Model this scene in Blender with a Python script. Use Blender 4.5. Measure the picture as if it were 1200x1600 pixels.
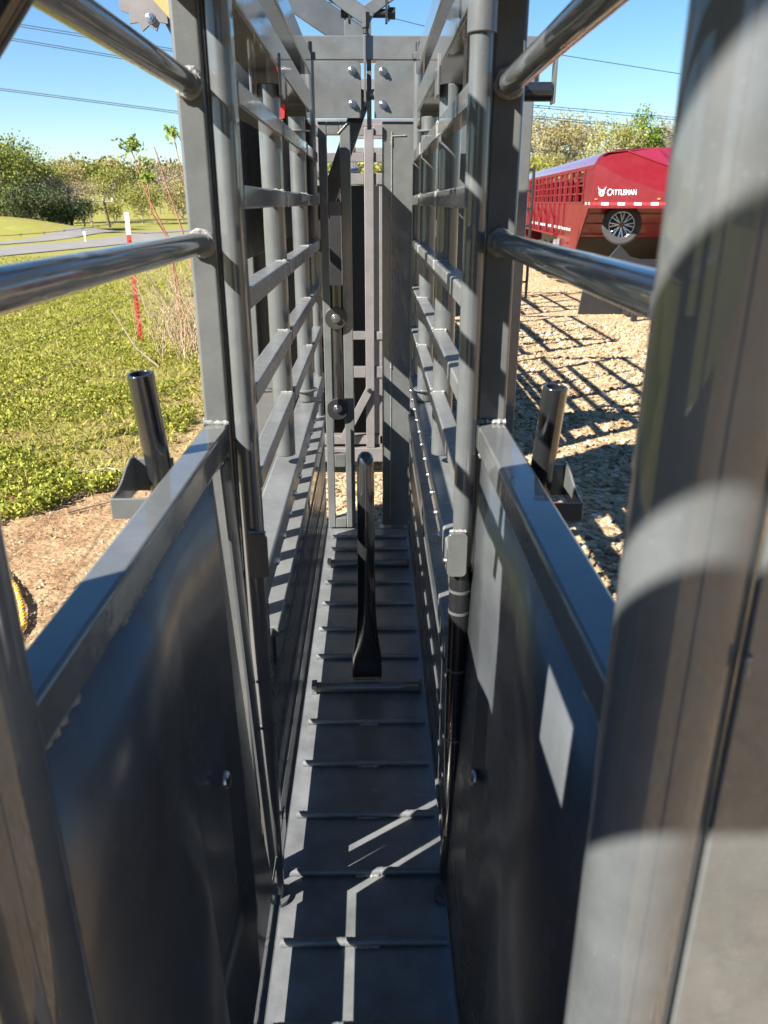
import bpy, bmesh, math, random
import numpy as np
from mathutils import Vector, Matrix
R = math.radians
random.seed(7); rng = np.random.default_rng(11)
S = bpy.context.scene
for o in list(bpy.data.objects): bpy.data.objects.remove(o)

# ---------------------------------------------------------------- camera
FPX = 1220.0
PITCH = math.atan(483 / FPX)
YAW = math.atan((600 - 582) / FPX * math.cos(PITCH))
cam_d = bpy.data.cameras.new("camera"); cam = bpy.data.objects.new("camera", cam_d)
S.collection.objects.link(cam); S.camera = cam
cam.location = (0, 0, 1.7)
cam.rotation_euler = (math.pi / 2 - PITCH, 0, -YAW)
cam_d.sensor_fit = 'VERTICAL'; cam_d.sensor_height = 36; cam_d.lens = FPX / 1600 * 36
cam_d.clip_start = 0.03; cam_d.clip_end = 3000
cam_d.dof.use_dof = True; cam_d.dof.focus_distance = 2.9; cam_d.dof.aperture_fstop = 7.0

# ---------------------------------------------------------------- sky and sun
LD = Vector((1.0, 0.70, -0.92)).normalized()          # direction the light travels
w = bpy.data.worlds.new("World"); S.world = w; w.use_nodes = True
nt = w.node_tree; bg = nt.nodes['Background']
sky = nt.nodes.new('ShaderNodeTexSky'); sky.sky_type = 'NISHITA'; sky.sun_disc = False
sky.sun_elevation = math.asin(-LD.z); sky.sun_rotation = math.atan2(-LD.x, -LD.y)
sky.air_density = 1.0; sky.dust_density = 0.1; sky.ozone_density = 3.5; sky.altitude = 200
hs = nt.nodes.new('ShaderNodeHueSaturation'); hs.inputs['Saturation'].default_value = 1.2
nt.links.new(sky.outputs[0], hs.inputs['Color']); nt.links.new(hs.outputs[0], bg.inputs[0]); bg.inputs[1].default_value = 0.05
sl = bpy.data.lights.new("sun", 'SUN'); sl.energy = 5.0; sl.angle = R(0.53); sl.color = (1.0, 0.93, 0.82)
so = bpy.data.objects.new("sun", sl); S.collection.objects.link(so)
so.rotation_euler = LD.to_track_quat('-Z', 'Y').to_euler(); so.location = (-6, -4, 8)
S.view_settings.view_transform = 'Standard'; S.view_settings.look = 'None'
S.view_settings.exposure = 1.87; S.view_settings.gamma = 1
S.render.resolution_x = 768; S.render.resolution_y = 1024

# ---------------------------------------------------------------- materials
def nodes_mat(name):
    m = bpy.data.materials.new(name); m.use_nodes = True
    return m, m.node_tree, m.node_tree.nodes['Principled BSDF']
def noise(nt, scale, detail=3, rough=.5, coord='Object', dist=0):
    tc = nt.nodes.new('ShaderNodeTexCoord'); n = nt.nodes.new('ShaderNodeTexNoise')
    n.inputs['Scale'].default_value = scale; n.inputs['Detail'].default_value = detail
    n.inputs['Roughness'].default_value = rough; n.inputs['Distortion'].default_value = dist
    nt.links.new(tc.outputs[coord], n.inputs['Vector']); return n
def ramp(nt, src, stops):
    r = nt.nodes.new('ShaderNodeValToRGB'); e = r.color_ramp.elements
    while len(e) < len(stops): e.new(.5)
    for k, (p, c) in enumerate(stops):
        e[k].position = p; e[k].color = (*c, 1) if len(c) == 3 else c
    nt.links.new(src, r.inputs[0]); return r
def g3(v): return (v, v, v)
def bump(nt, b, src, strength, dist=.002):
    n = nt.nodes.new('ShaderNodeBump'); n.inputs['Strength'].default_value = strength
    n.inputs['Distance'].default_value = dist
    nt.links.new(src, n.inputs['Height']); nt.links.new(n.outputs[0], b.inputs['Normal'])
    return n
def paint(name, col, rough=.35, coat=.8, var=.18, bs=.12, bscale=60, coat_rough=.08, spec=.5, dust=.6):
    m, nt, b = nodes_mat(name)
    n = noise(nt, 9, 6, .65)
    c0 = tuple(c * (1 - var) for c in col); c1 = tuple(min(1, c * (1 + var)) for c in col)
    r = ramp(nt, n.outputs[0], [(.3, c0), (.7, c1)])
    n3 = noise(nt, 380, 2, .5)                      # dust specks and dried smears
    sp0 = ramp(nt, n3.outputs[0], [(.68, g3(0)), (.74, g3(1))])
    n4 = noise(nt, 5.5, 9, .78, dist=1.2); sm = ramp(nt, n4.outputs[0], [(.52, g3(0)), (.74, g3(.36 * dust))])
    sp = nt.nodes.new('ShaderNodeMath'); sp.operation = 'MAXIMUM'
    nt.links.new(sp0.outputs[0], sp.inputs[0]); nt.links.new(sm.outputs[0], sp.inputs[1])
    mx = nt.nodes.new('ShaderNodeMix'); mx.data_type = 'RGBA'
    nt.links.new(sp.outputs[0], mx.inputs[0]); nt.links.new(r.outputs[0], mx.inputs[6])
    mx.inputs[7].default_value = (*[min(1, c * 1.35 + d) for c, d in zip(col, (.022, .017, .010))], 1)
    nt.links.new(mx.outputs[2], b.inputs['Base Color'])
    n2 = noise(nt, 3.5, 8, .7)
    rr = ramp(nt, n2.outputs[0], [(.3, g3(max(.05, rough - .1))), (.75, g3(rough + .14))])
    nt.links.new(rr.outputs[0], b.inputs['Roughness'])
    b.inputs['Coat Weight'].default_value = coat
    cr = ramp(nt, n2.outputs[0], [(.35, g3(coat_rough)), (.8, g3(coat_rough * 2.2))])
    nt.links.new(cr.outputs[0], b.inputs['Coat Roughness'])
    b.inputs['Specular IOR Level'].default_value = spec
    nb = noise(nt, bscale, 3, .5); bp = bump(nt, b, nb.outputs[0], bs)
    nt.links.new(bp.outputs[0], b.inputs['Coat Normal'])
    return m
def plain(name, col, rough=.6, metal=0, var=.15, scale=12, bs=.2, bscale=40, bd=.004):
    m, nt, b = nodes_mat(name)
    n = noise(nt, scale, 5, .6)
    r = ramp(nt, n.outputs[0], [(.3, tuple(c * (1 - var) for c in col)), (.7, tuple(min(1, c * (1 + var)) for c in col))])
    nt.links.new(r.outputs[0], b.inputs['Base Color']); b.inputs['Roughness'].default_value = rough
    b.inputs['Metallic'].default_value = metal
    nb = noise(nt, bscale, 3, .5); bump(nt, b, nb.outputs[0], bs, bd)
    return m
def leafy(name, c0, c1, rough=.6, trans=.3):
    m, nt, b = nodes_mat(name)
    g = nt.nodes.new('ShaderNodeNewGeometry')
    r = ramp(nt, g.outputs['Random Per Island'], [(0, c0), (1, c1)])
    nt.links.new(r.outputs[0], b.inputs['Base Color']); b.inputs['Roughness'].default_value = rough
    b.inputs['Specular IOR Level'].default_value = .2
    tr = nt.nodes.new('ShaderNodeBsdfTranslucent'); nt.links.new(r.outputs[0], tr.inputs[0])
    mx = nt.nodes.new('ShaderNodeMixShader'); mx.inputs[0].default_value = trans
    out = nt.nodes['Material Output']
    nt.links.new(b.outputs[0], mx.inputs[1]); nt.links.new(tr.outputs[0], mx.inputs[2]); nt.links.new(mx.outputs[0], out.inputs[0])
    return m
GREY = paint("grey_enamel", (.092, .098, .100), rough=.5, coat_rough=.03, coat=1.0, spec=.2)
GREYR = paint("grey_enamel_round", (.078, .086, .092), rough=.5, coat=1.0, spec=.2, coat_rough=.02, bs=.05, bscale=25)
GALV = paint("grey_rippled_enamel", (.125, .131, .135), rough=.4, coat=.6, bs=.45, bscale=45, coat_rough=.18)
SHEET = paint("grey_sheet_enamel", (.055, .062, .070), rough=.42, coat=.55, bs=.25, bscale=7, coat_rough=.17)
FLOOR = paint("floor_enamel", (.115, .122, .130), rough=.4, coat=.6, bs=.5, bscale=28, coat_rough=.16, var=.3)
BLACK = paint("black_enamel", (.012, .013, .015), rough=.25, coat=.9, bs=.06, bscale=30, coat_rough=.06)
FARGREY = paint("mauve_grey_enamel", (.14, .133, .137), rough=.5, coat=.3)
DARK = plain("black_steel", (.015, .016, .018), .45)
ZINC = plain("zinc_plating", (.42, .43, .46), .28, 1.0, .2, 80, .3, 200, .001)
WELD = plain("weld_bead", (.20, .205, .20), .35, 0, .3, 150, .8, 220, .003)
OLIVE = plain("yellow_zinc", (.30, .24, .09), .5)
RUBBER = plain("rubber", (.03, .03, .032), .75)
RED = paint("red_trailer_paint", (.12, .003, .008), rough=.5, coat=.12, var=.1, dust=.12, spec=.25)
REDD = paint("dark_red_paint", (.14, .005, .01), rough=.5, coat=.3, var=.12, dust=.2)
ROOF = paint("roof_red_paint", (.16, .012, .03), rough=.25, coat=1, var=.06, dust=.1)
ALU = plain("polished_alloy", (.75, .75, .76), .22, 1.0, .05)
WHITE = plain("white_vinyl", (.8, .8, .79), .5, 0, .03)
REFL = plain("red_reflective_tape", (.6, .02, .02), .4, 0, .05)
POSTRED = plain("red_post_paint", (.30, .028, .018), .55, 0, .25, 30)
POSTWHT = plain("white_post_paint", (.68, .66, .6), .6, 0, .12, 30)
WIRE = plain("rusty_wire", (.10, .085, .075), .6)
ROPE = plain("yellow_rope_fibre", (.78, .42, .02), .6, 0, .2, 90)
ROPEB = plain("blue_rope_strand", (.03, .16, .45), .6)
BARK = plain("bark", (.16, .125, .10), .9, 0, .35, 8, .6, 20, .02)
BARKP = plain("pale_bark", (.30, .26, .21), .9, 0, .3, 8, .5, 20, .02)
BARKR = plain("reddish_cane_bark", (.27, .12, .08), .8, 0, .3, 25, .3, 90, .002)
WOODP = plain("pole_wood", (.12, .09, .065), .9)
ASPH = plain("worn_road_surface", (.16, .152, .142), .9, 0, .12, 1.2, .4, 60, .006)

# ground: dirt, gravel and grass decided by where it lies
def ground_mat():
    m, nt, b = nodes_mat("ground_cover")
    L = nt.links.new
    geo = nt.nodes.new('ShaderNodeNewGeometry'); sep = nt.nodes.new('ShaderNodeSeparateXYZ'); L(geo.outputs['Position'], sep.inputs[0])
    def nz(scale, detail, rough=.55):
        n = nt.nodes.new('ShaderNodeTexNoise'); n.inputs['Scale'].default_value = scale; n.inputs['Detail'].default_value = detail
        n.inputs['Roughness'].default_value = rough; L(geo.outputs['Position'], n.inputs['Vector']); return n
    def mth(op, a, bb):
        x = nt.nodes.new('ShaderNodeMath'); x.operation = op
        for k, v in ((0, a), (1, bb)):
            if isinstance(v, (int, float)): x.inputs[k].default_value = v
            else: L(v, x.inputs[k])
        return x.outputs[0]
    def mixc(f, a, bb):
        x = nt.nodes.new('ShaderNodeMix'); x.data_type = 'RGBA'; L(f, x.inputs[0]); L(a, x.inputs[6]); L(bb, x.inputs[7]); return x.outputs[2]
    pn = nz(.55, 5, .6)
    # gravel cells
    vo = nt.nodes.new('ShaderNodeTexVoronoi'); vo.inputs['Scale'].default_value = 32; L(geo.outputs['Position'], vo.inputs['Vector'])
    sc = nt.nodes.new('ShaderNodeSeparateColor'); L(vo.outputs['Color'], sc.inputs[0])
    grav = ramp(nt, sc.outputs[0], [(0, (.15, .105, .065)), (.35, (.31, .22, .125)), (.7, (.40, .29, .17)), (1, (.48, .39, .27))])
    dn = nz(5, 8, .7)
    dirt = ramp(nt, dn.outputs[0], [(.3, (.16, .09, .05)), (.5, (.28, .18, .10)), (.72, (.38, .27, .16))])
    gn = nz(1.3, 9, .7)
    grass = ramp(nt, gn.outputs[0], [(.34, (.27, .19, .09)), (.45, (.20, .18, .05)), (.56, (.19, .20, .04)), (.75, (.27, .25, .085))])
    m1 = nz(1.1, 6, .65)
    ym = nt.nodes.new('ShaderNodeMapRange'); L(sep.outputs[1], ym.inputs[0]); ym.inputs[1].default_value = 3.5; ym.inputs[2].default_value = 8; ym.inputs[1].default_value = 3.6; ym.inputs[2].default_value = 5.2; ym.inputs[3].default_value = 1.0; ym.inputs[4].default_value = -.85
    e1 = mth('ADD', mth('ADD', sep.outputs[0], ym.outputs[0]), mth('MULTIPLY', mth('SUBTRACT', m1.outputs[0], .5), 2.6))
    fg = ramp(nt, mth('ADD', e1, 3.0), [(0.0, g3(1)), (1, g3(0))])     # 1 = grass, x below about -2.3
    # far rise: grass beyond the yard on every side
    far = nt.nodes.new('ShaderNodeMapRange'); L(sep.outputs[1], far.inputs[0]); far.inputs[1].default_value = 38; far.inputs[2].default_value = 44
    fr = ramp(nt, mth('ADD', mth('MULTIPLY', sep.outputs[0], 1), .6 + 1.0), [(0, g3(0)), (.6, g3(1))])
    pr = ramp(nt, pn.outputs[0], [(.50, g3(0)), (.66, g3(.75))]); grav2 = mixc(pr.outputs[0], grav.outputs[0], dirt.outputs[0])
    base = mixc(fr.outputs[0], dirt.outputs[0], grav2)
    mx = nt.nodes.new('ShaderNodeMath'); mx.operation = 'MAXIMUM'; L(fg.outputs[0], mx.inputs[0]); L(far.outputs[0], mx.inputs[1])
    col = mixc(mx.outputs[0], base, grass.outputs[0])
    L(col, b.inputs['Base Color']); b.inputs['Roughness'].default_value = .95; b.inputs['Specular IOR Level'].default_value = .15
    hb = nz(45, 6, .7); vh = mth('ADD', mth('MULTIPLY', vo.outputs['Distance'], -1.0), hb.outputs[0])
    bump(nt, b, vh, .7, .012)
    return m
GROUND = ground_mat()
def vary_mat(name, stops, rough=.9, sv=.15):
    m, nt, b = nodes_mat(name); g = nt.nodes.new('ShaderNodeNewGeometry')
    r = ramp(nt, g.outputs['Random Per Island'], stops); nt.links.new(r.outputs[0], b.inputs['Base Color'])
    b.inputs['Roughness'].default_value = rough; b.inputs['Specular IOR Level'].default_value = sv
    return m
STONE = vary_mat("limestone_chips", [(0, (.13, .09, .06)), (.3, (.29, .205, .12)), (.65, (.39, .28, .165)), (.92, (.46, .36, .24)), (1, (.58, .52, .44))])
WEED = leafy("weed_leaves", (.10, .14, .014), (.42, .41, .07))
STRAW = vary_mat("dry_straw", [(0, (.15, .09, .045)), (1, (.40, .30, .17))])

# ---------------------------------------------------------------- mesh helpers
ROOT = {}
def thing(name, label, cat, loc=(0, 0, 0), rotz=0, group=None, local=False):
    o = bpy.data.objects.new(name, None); S.collection.objects.link(o); o.empty_display_size = .2
    o.location = loc; o.rotation_euler = (0, 0, rotz); o['label'] = label; o['category'] = cat
    if group: o['group'] = group
    ROOT[o.name] = Vector((0, 0, 0)) if local else Vector(loc)
    return o
def tag(o, label, cat, group=None, kind=None):
    o['label'] = label; o['category'] = cat
    if group: o['group'] = group
    if kind: o['kind'] = kind
    return o
def off(parent):
    while parent.parent: parent = parent.parent
    return ROOT.get(parent.name, Vector((0, 0, 0)))
def finish(name, me, mat, parent=None, smooth=40, bev=0, base=None):
    o = bpy.data.objects.new(name, me); S.collection.objects.link(o)
    for mm in (mat if isinstance(mat, (list, tuple)) else [mat]): me.materials.append(mm)
    if parent:
        d = off(parent)
        if d.length: me.transform(Matrix.Translation(-d))
        o.parent = parent
    elif base:
        me.transform(Matrix.Translation(-Vector(base))); o.location = base
    if smooth:
        me.shade_smooth(); me.set_sharp_from_angle(angle=R(smooth))
    if bev:
        b = o.modifiers.new("edge_round", 'BEVEL'); b.width = bev; b.segments = 3; b.limit_method = 'ANGLE'; b.angle_limit = R(50)
        b.harden_normals = False
    return o
class MB:
    def __init__(s): s.v = []; s.f = []; s.mi = []; s.cur = 0
    def add(s, vs, fs):
        n = len(s.v); s.v += [tuple(v) for v in vs]; s.f += [tuple(i + n for i in f) for f in fs]; s.mi += [s.cur] * len(fs)
    def box(s, a, b):
        x0, y0, z0 = [min(p, q) for p, q in zip(a, b)]; x1, y1, z1 = [max(p, q) for p, q in zip(a, b)]
        s.add([(x0, y0, z0), (x1, y0, z0), (x1, y1, z0), (x0, y1, z0), (x0, y0, z1), (x1, y0, z1), (x1, y1, z1), (x0, y1, z1)],
              [(3, 2, 1, 0), (4, 5, 6, 7), (0, 1, 5, 4), (1, 2, 6, 5), (2, 3, 7, 6), (3, 0, 4, 7)]); return s
    def beam(s, a, b, w, h, up=(0, 0, 1)):
        a = Vector(a); b = Vector(b); d = (b - a).normalized(); u = Vector(up)
        if abs(d.dot(u)) > .98: u = Vector((0, 1, 0))
        r = d.cross(u).normalized(); u = r.cross(d); vs = []
        for p in (a, b):
            for (i, j) in ((-1, -1), (1, -1), (1, 1), (-1, 1)): vs.append(p + r * i * w / 2 + u * j * h / 2)
        s.add(vs, [(0, 1, 2, 3), (7, 6, 5, 4), (0, 4, 5, 1), (1, 5, 6, 2), (2, 6, 7, 3), (3, 7, 4, 0)]); return s
    def tube(s, pts, rad, n=16, cap=True, bore=0):
        pts = [Vector(p) for p in pts]
        rad = [rad] * len(pts) if isinstance(rad, (int, float)) else rad
        rings = []; prev = None
        for k, p in enumerate(pts):
            d = (pts[min(k + 1, len(pts) - 1)] - pts[max(k - 1, 0)]).normalized()
            if prev is None:
                u = Vector((0, 0, 1)) if abs(d.z) < .9 else Vector((1, 0, 0))
                r = d.cross(u).normalized()
            else: r = (prev - d * prev.dot(d)).normalized()
            prev = r; u = r.cross(d)
            rings.append([p + (r * math.cos(2 * math.pi * i / n) + u * math.sin(2 * math.pi * i / n)) * rad[k] for i in range(n)])
        vs = [q for g in rings for q in g]; fs = []
        for k in range(len(pts) - 1):
            for i in range(n):
                j = (i + 1) % n; fs.append((k * n + i, k * n + j, (k + 1) * n + j, (k + 1) * n + i))
        if cap:
            fs.append(tuple(range(n - 1, -1, -1))); fs.append(tuple((len(pts) - 1) * n + i for i in range(n)))
        s.add(vs, fs); return s
    def pipe(s, a, b, ro, ri, n=32):                       # hollow open pipe
        a = Vector(a); b = Vector(b); d = (b - a).normalized(); u = Vector((0, 0, 1)) if abs(d.z) < .9 else Vector((1, 0, 0))
        r = d.cross(u).normalized(); u = r.cross(d); vs = []
        for p, q in ((a, ro), (b, ro), (b, ri), (a, ri)):
            vs += [p + (r * math.cos(2 * math.pi * i / n) + u * math.sin(2 * math.pi * i / n)) * q for i in range(n)]
        fs = [(k * n + i, k * n + (i + 1) % n, ((k + 1) % 4) * n + (i + 1) % n, ((k + 1) % 4) * n + i) for k in range(4) for i in range(n)]
        s.add(vs, fs); return s
    def prism(s, poly, ax, a, b):                          # poly extruded along axis ax ('X','Y','Z')
        n = len(poly); k = 'XYZ'.index(ax)
        def mk(p, t):
            q = [p[0], p[1]]; q.insert(k, t); return tuple(q)
        vs = [mk(p, a) for p in poly] + [mk(p, b) for p in poly]
        fs = [tuple(range(n)), tuple(range(2 * n - 1, n - 1, -1))] + [(i, i + n, (i + 1) % n + n, (i + 1) % n) for i in range(n)]
        s.add(vs, fs); return s
    def bead(s, a, b, r=.006, step=.006):                  # lumpy weld between two points
        a = Vector(a); b = Vector(b); L = (b - a).length; n = max(3, int(L / step)); pts = []; rr = []
        for i in range(n + 1):
            t = i / n; pts.append(a.lerp(b, t) + Vector([random.uniform(-.12, .12) * r for _ in range(3)])); rr.append(r * (random.uniform(.75, 1.2) if i % 2 else random.uniform(.5, .8)))
        s.tube(pts, rr, 7); return s
    def build(s, name, mat, parent=None, smooth=40, bev=0, base=None):
        me = bpy.data.meshes.new(name); me.from_pydata(s.v, [], s.f)
        bm = bmesh.new(); bm.from_mesh(me); bmesh.ops.recalc_face_normals(bm, faces=bm.faces); bm.to_mesh(me); bm.free()
        me.update(); o = finish(name, me, mat, parent, smooth, bev, base)
        if any(s.mi): me.polygons.foreach_set('material_index', s.mi)
        return o
def rrect(x0, x1, y0, y1, r, n=5, corners=(1, 1, 1, 1)):
    pts = []
    for k, (cx, cy, a) in enumerate(((x1 - r, y1 - r, 0), (x0 + r, y1 - r, 90), (x0 + r, y0 + r, 180), (x1 - r, y0 + r, 270))):
        if corners[k]:
            pts += [(cx + r * math.cos(R(a + 90 * i / n)), cy + r * math.sin(R(a + 90 * i / n))) for i in range(n + 1)]
        else: pts.append(((x1, x0, x0, x1)[k], (y1, y1, y0, y0)[k]))
    return pts
def hexbolt(parent, p, axis, r=.013, h=.010, mat=ZINC, stud=.012, name='bolt'):
    p = Vector(p); a = Vector(axis).normalized(); m = MB(); m.tube([p - a * .002, p + a * .003], r * 1.25, 20)
    m.tube([p + a * .003, p + a * (.003 + h)], r, 6)
    if stud: m.tube([p + a * (.003 + h), p + a * (.003 + h + stud)], r * .5, 12)
    return m.build(name, mat, parent, bev=.0012)
def dome(parent, p, axis, r=.012, h=.007, mat=ZINC, name='bolt'):
    p = Vector(p); a = Vector(axis).normalized()
    return MB().tube([p - a * .003, p + a * .001, p + a * h * .5, p + a * h * .85, p + a * h], [r, r, r * .85, r * .5, r * .08], 18).build(name, mat, parent, smooth=60)

# ================================================================ the cattle chute
XL, XR, ZF = -.233, .170, .10
XC = (XL + XR) / 2
chute = thing('cattle_chute', 'glossy grey steel cattle squeeze chute surrounding the camera, open lane with ribbed floor', 'cattle chute', (XC, 2.0, 0))

# floor with rungs
fl = MB(); fl.box((XL - .07, -.3, ZF - .006), (XR + .05, 3.80, ZF)).build('floor_plate', FLOOR, chute)
floor = chute.children[0]
for y in (.30, .50, .71, .91, 1.115, 1.317, 1.522, 1.724, 1.939, 2.145, 2.543, 2.748, 2.963, 3.163, 3.526, 3.68):
    m = MB(); x0, x1 = XL + (.012 if y < 3.4 else .02), XR - .004; n = 64; rr = .0105
    m.tube([(x0 + (x1 - x0) * i / n, y + random.uniform(-.0006, .0006), ZF + .008) for i in range(n + 1)], [rr * (1.0 if i % 2 else .93) for i in range(n + 1)], 12)
    for i in range(0, n, 2):                                 # deformation ridges of the rebar
        xa = x0 + (x1 - x0) * i / n
        m.beam((xa, y - .009, ZF + .0115), (xa + .008, y + .003, ZF + .0180), .0022, .0020)
    m.build('rung', FLOOR, floor)
    if y > 1: MB().bead((XC - .02, y - .008, ZF + .002), (XC + .04, y - .008, ZF + .002), .006).build('weld', WELD, floor)
for y in (2.327, 3.343):
    m = MB().tube([(XL + .03, y, ZF + .018), (XR - .012, y, ZF + .018)], .018, 20)
    m.build('cross_pipe', GREYR, floor, bev=.002)
    MB().box((XL + .012, y - .02, ZF), (XL + .03, y + .02, ZF + .035)).build('bracket', GREY, floor); MB().box((XR - .012, y - .02, ZF), (XR - .002, y + .02, ZF + .035)).build('bracket', GREY, floor)
MB().box((XL - .02, 3.80, .02), (XR + .02, 3.86, ZF + .002)).build('floor_end_lip', GREY, chute, bev=.003)

# centre post on the floor: round pipe flattened to a foot
def centre_post():
    n = 28; rings = [(.0, 2.372, .053, .010), (.07, 2.372, .052, .011), (.085, 2.373, .051, .013), (.13, 2.376, .044, .019), (.19, 2.380, .037, .026), (.26, 2.385, .032, .0295),
                     (.40, 2.395, .0300, .0300), (.60, 2.41, .0290, .0290), (.77, 2.425, .0275, .0275), (.795, 2.427, .0265, .0265), (.808, 2.429, .022, .022), (.816, 2.430, .013, .013), (.819, 2.430, .002, .002)]
    vs = []; fs = []
    for (z, y, a, b) in rings:
        for i in range(n):
            t = 2 * math.pi * i / n; c, s_ = math.cos(t), math.sin(t); e = .6 if z < .09 else 1
            vs.append((XC + .004 + a * math.copysign(abs(c) ** e, c), y + b * math.copysign(abs(s_) ** e, s_), ZF + .03 + z))
    for k in range(len(rings) - 1):
        for i in range(n): fs.append((k * n + i, k * n + (i + 1) % n, (k + 1) * n + (i + 1) % n, (k + 1) * n + i))
    fs.append(tuple(range(n - 1, -1, -1))); fs.append(tuple((len(rings) - 1) * n + i for i in range(n)))
    m = MB(); m.add(vs, fs); return m.build('centre_post', BLACK, chute, smooth=50)
centre_post()
MB().bead((XC - .046, 2.358, ZF + .032), (XC + .054, 2.358, ZF + .032), .006).build('weld', WELD, chute)

# ---- squeeze sides (mirrored)
RZ = (1.90, 1.73, 1.55, 1.362, 1.183)
def squeeze_side(sx, X):
    def x(d): return X + sx * d                              # d = distance outward of the inner face
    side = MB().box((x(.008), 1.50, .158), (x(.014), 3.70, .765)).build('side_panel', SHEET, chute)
    # folded bottom edge and top ledge
    MB().box((x(0), 1.50, .15), (x(.016), 3.70, .172)).build('bottom_flange', GREY, side, bev=.002)
    MB().box((x(-.006), 1.62, .740), (x(.040), 3.62, .768)).build('ledge', GALV, side, bev=.003)
    m = MB()
    for (y0, y1) in ((1.62, 2.6), (2.66, 3.6)):
        m.box((x(.001), y0, .66), (x(.007), y1, .735))
    m.build('trim_strip', GREY, side, bev=.002)
    for z in (.60, .42, .30):
        MB().box((x(.004), 1.56, z), (x(.0075), 3.66, z + .006)).build('fold_line', GREY, side)
    # big lower rail
    MB().box((x(0), 1.50, .885), (x(.076), 3.68, .955)).build('lower_rail', GALV, side, bev=.006)
    y = 1.66
    while y < 3.6:
        MB().box((x(.046), y, .766), (x(.056), y + .058, .886)).build('spacer_tab', GALV, side, bev=.002)
        dome(side, (x(0), y + .03, .905), (-sx, 0, 0), .010, .008)
        y += .155 + .012 * (y - 1.66)
    # five thin rails
    for z in RZ:
        for (y0, y1) in ((1.545, 2.262), (2.318, 3.075), (3.125, 3.66)):
            MB().box((x(0), y0, z - .040), (x(.040), y1, z)).build('rail', GALV if z < 1.6 else GREY, side, bev=.004)
        for yy in (2.262, 3.075):
            w_ = MB(); w_.bead((x(.004), yy - .002, z + .001), (x(.038), yy - .002, z + .001), .0045); w_.bead((x(.001), yy, z - .038), (x(.001), yy, z), .004)
            w_.build('weld', WELD, side)
    # upright round bars
    for (yy, zb) in ((2.29, .985), (3.10, .958)):
        MB().tube([(x(.036), yy, zb), (x(.036), yy, 1.985)], .030, 28).build('upright_bar', GREYR, side, bev=.003)
        if yy > 3:
            MB().tube([(x(.036), yy, 1.00), (x(.036), yy, 1.008)], .045, 28).build('collar', GREY, side, bev=.002)
            MB().tube([(x(.036), yy, 1.935), (x(.036), yy, 1.942)], .045, 28).build('collar', GREY, side, bev=.002)
        else:
            for d_ in (-.004, .07): MB().box((x(d_), yy - .045, 1.955), (x(d_ + .008), yy + .045, 2.05)).build('bracket', GREY, side, bev=.003)
    MB().tube([(x(.02), 3.60, .72), (x(.02), 3.60, 2.24)], .019, 20).build('hinge_pipe', GREYR, side)
    MB().tube([(x(.02), 3.60, 2.236), (x(.02), 3.60, 2.262)], .030, 6).build('hinge_cap', DARK, side, bev=.002)
    MB().tube([(x(.02), 3.60, 2.262), (x(.02), 3.60, 2.30)], .014, 12).build('hinge_bolt', DARK, side, bev=.002)
    # slim post behind the near pipe
    MB().box((x(.002), 1.50, .12), (x(.045), 1.545, 2.02)).build('side_post', GREY, side, bev=.004)
    # top tubes
    MB().box((x(0), .4, 2.018), (x(.100), 3.30, 2.092)).build('top_tube', GREY, side, bev=.006)
    MB().box((x(.0), .4, 2.160), (x(.060), 3.42, 2.232)).build('top_tube', GREY, side, bev=.006)
    MB().box((x(.012), 3.28, 1.99), (x(.095), 3.70, 2.052)).build('top_block', GREY, side, bev=.005)
    return side
sideL = squeeze_side(-1, XL); sideR = squeeze_side(1, XR)

# ---- near pipes that carry the sliding gate, with catch plates
for sx, X in ((-1, -.245), (1, .178)):
    MB().tube([(X, 1.45, ZF), (X, 1.45, 2.45)], .0195, 32).build('gate_pipe', GREYR, chute)
    p = chute.children[-1]
    pc = -.2315 if sx < 0 else .166
    MB().prism([(pc - .0195 + a, b) for a, b in rrect(0, .039, .997, 1.092, .010)], 'Y', 1.417, 1.424).build('catch_plate', GREY, p, bev=.001)
    MB().bead((pc - .016, 1.424, 1.094), (pc + .016, 1.424, 1.094), .004).build('weld', WELD, p)
    for z in ((.74, .62) if sx < 0 else (.95, .90, .76, .58, .30)):
        MB().tube([(X, 1.45, z), (X, 1.45, z + .006)], .0235, 28).build('collar', GREYR, p)
    if sx > 0:
        MB().tube([(X, 1.45, .16), (X, 1.45, 1.01)], .0225, 32).build('sleeve', BLACK, p)
        MB().tube([(X, 1.45, 1.953), (X, 1.45, 2.45)], .0245, 32).build('top_sleeve', GREYR, p, bev=.002)
    MB().tube([(X, 1.45, ZF), (X, 1.45, ZF + .012)], .034, 28).build('foot_ring', GREYR, p, bev=.002)

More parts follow.
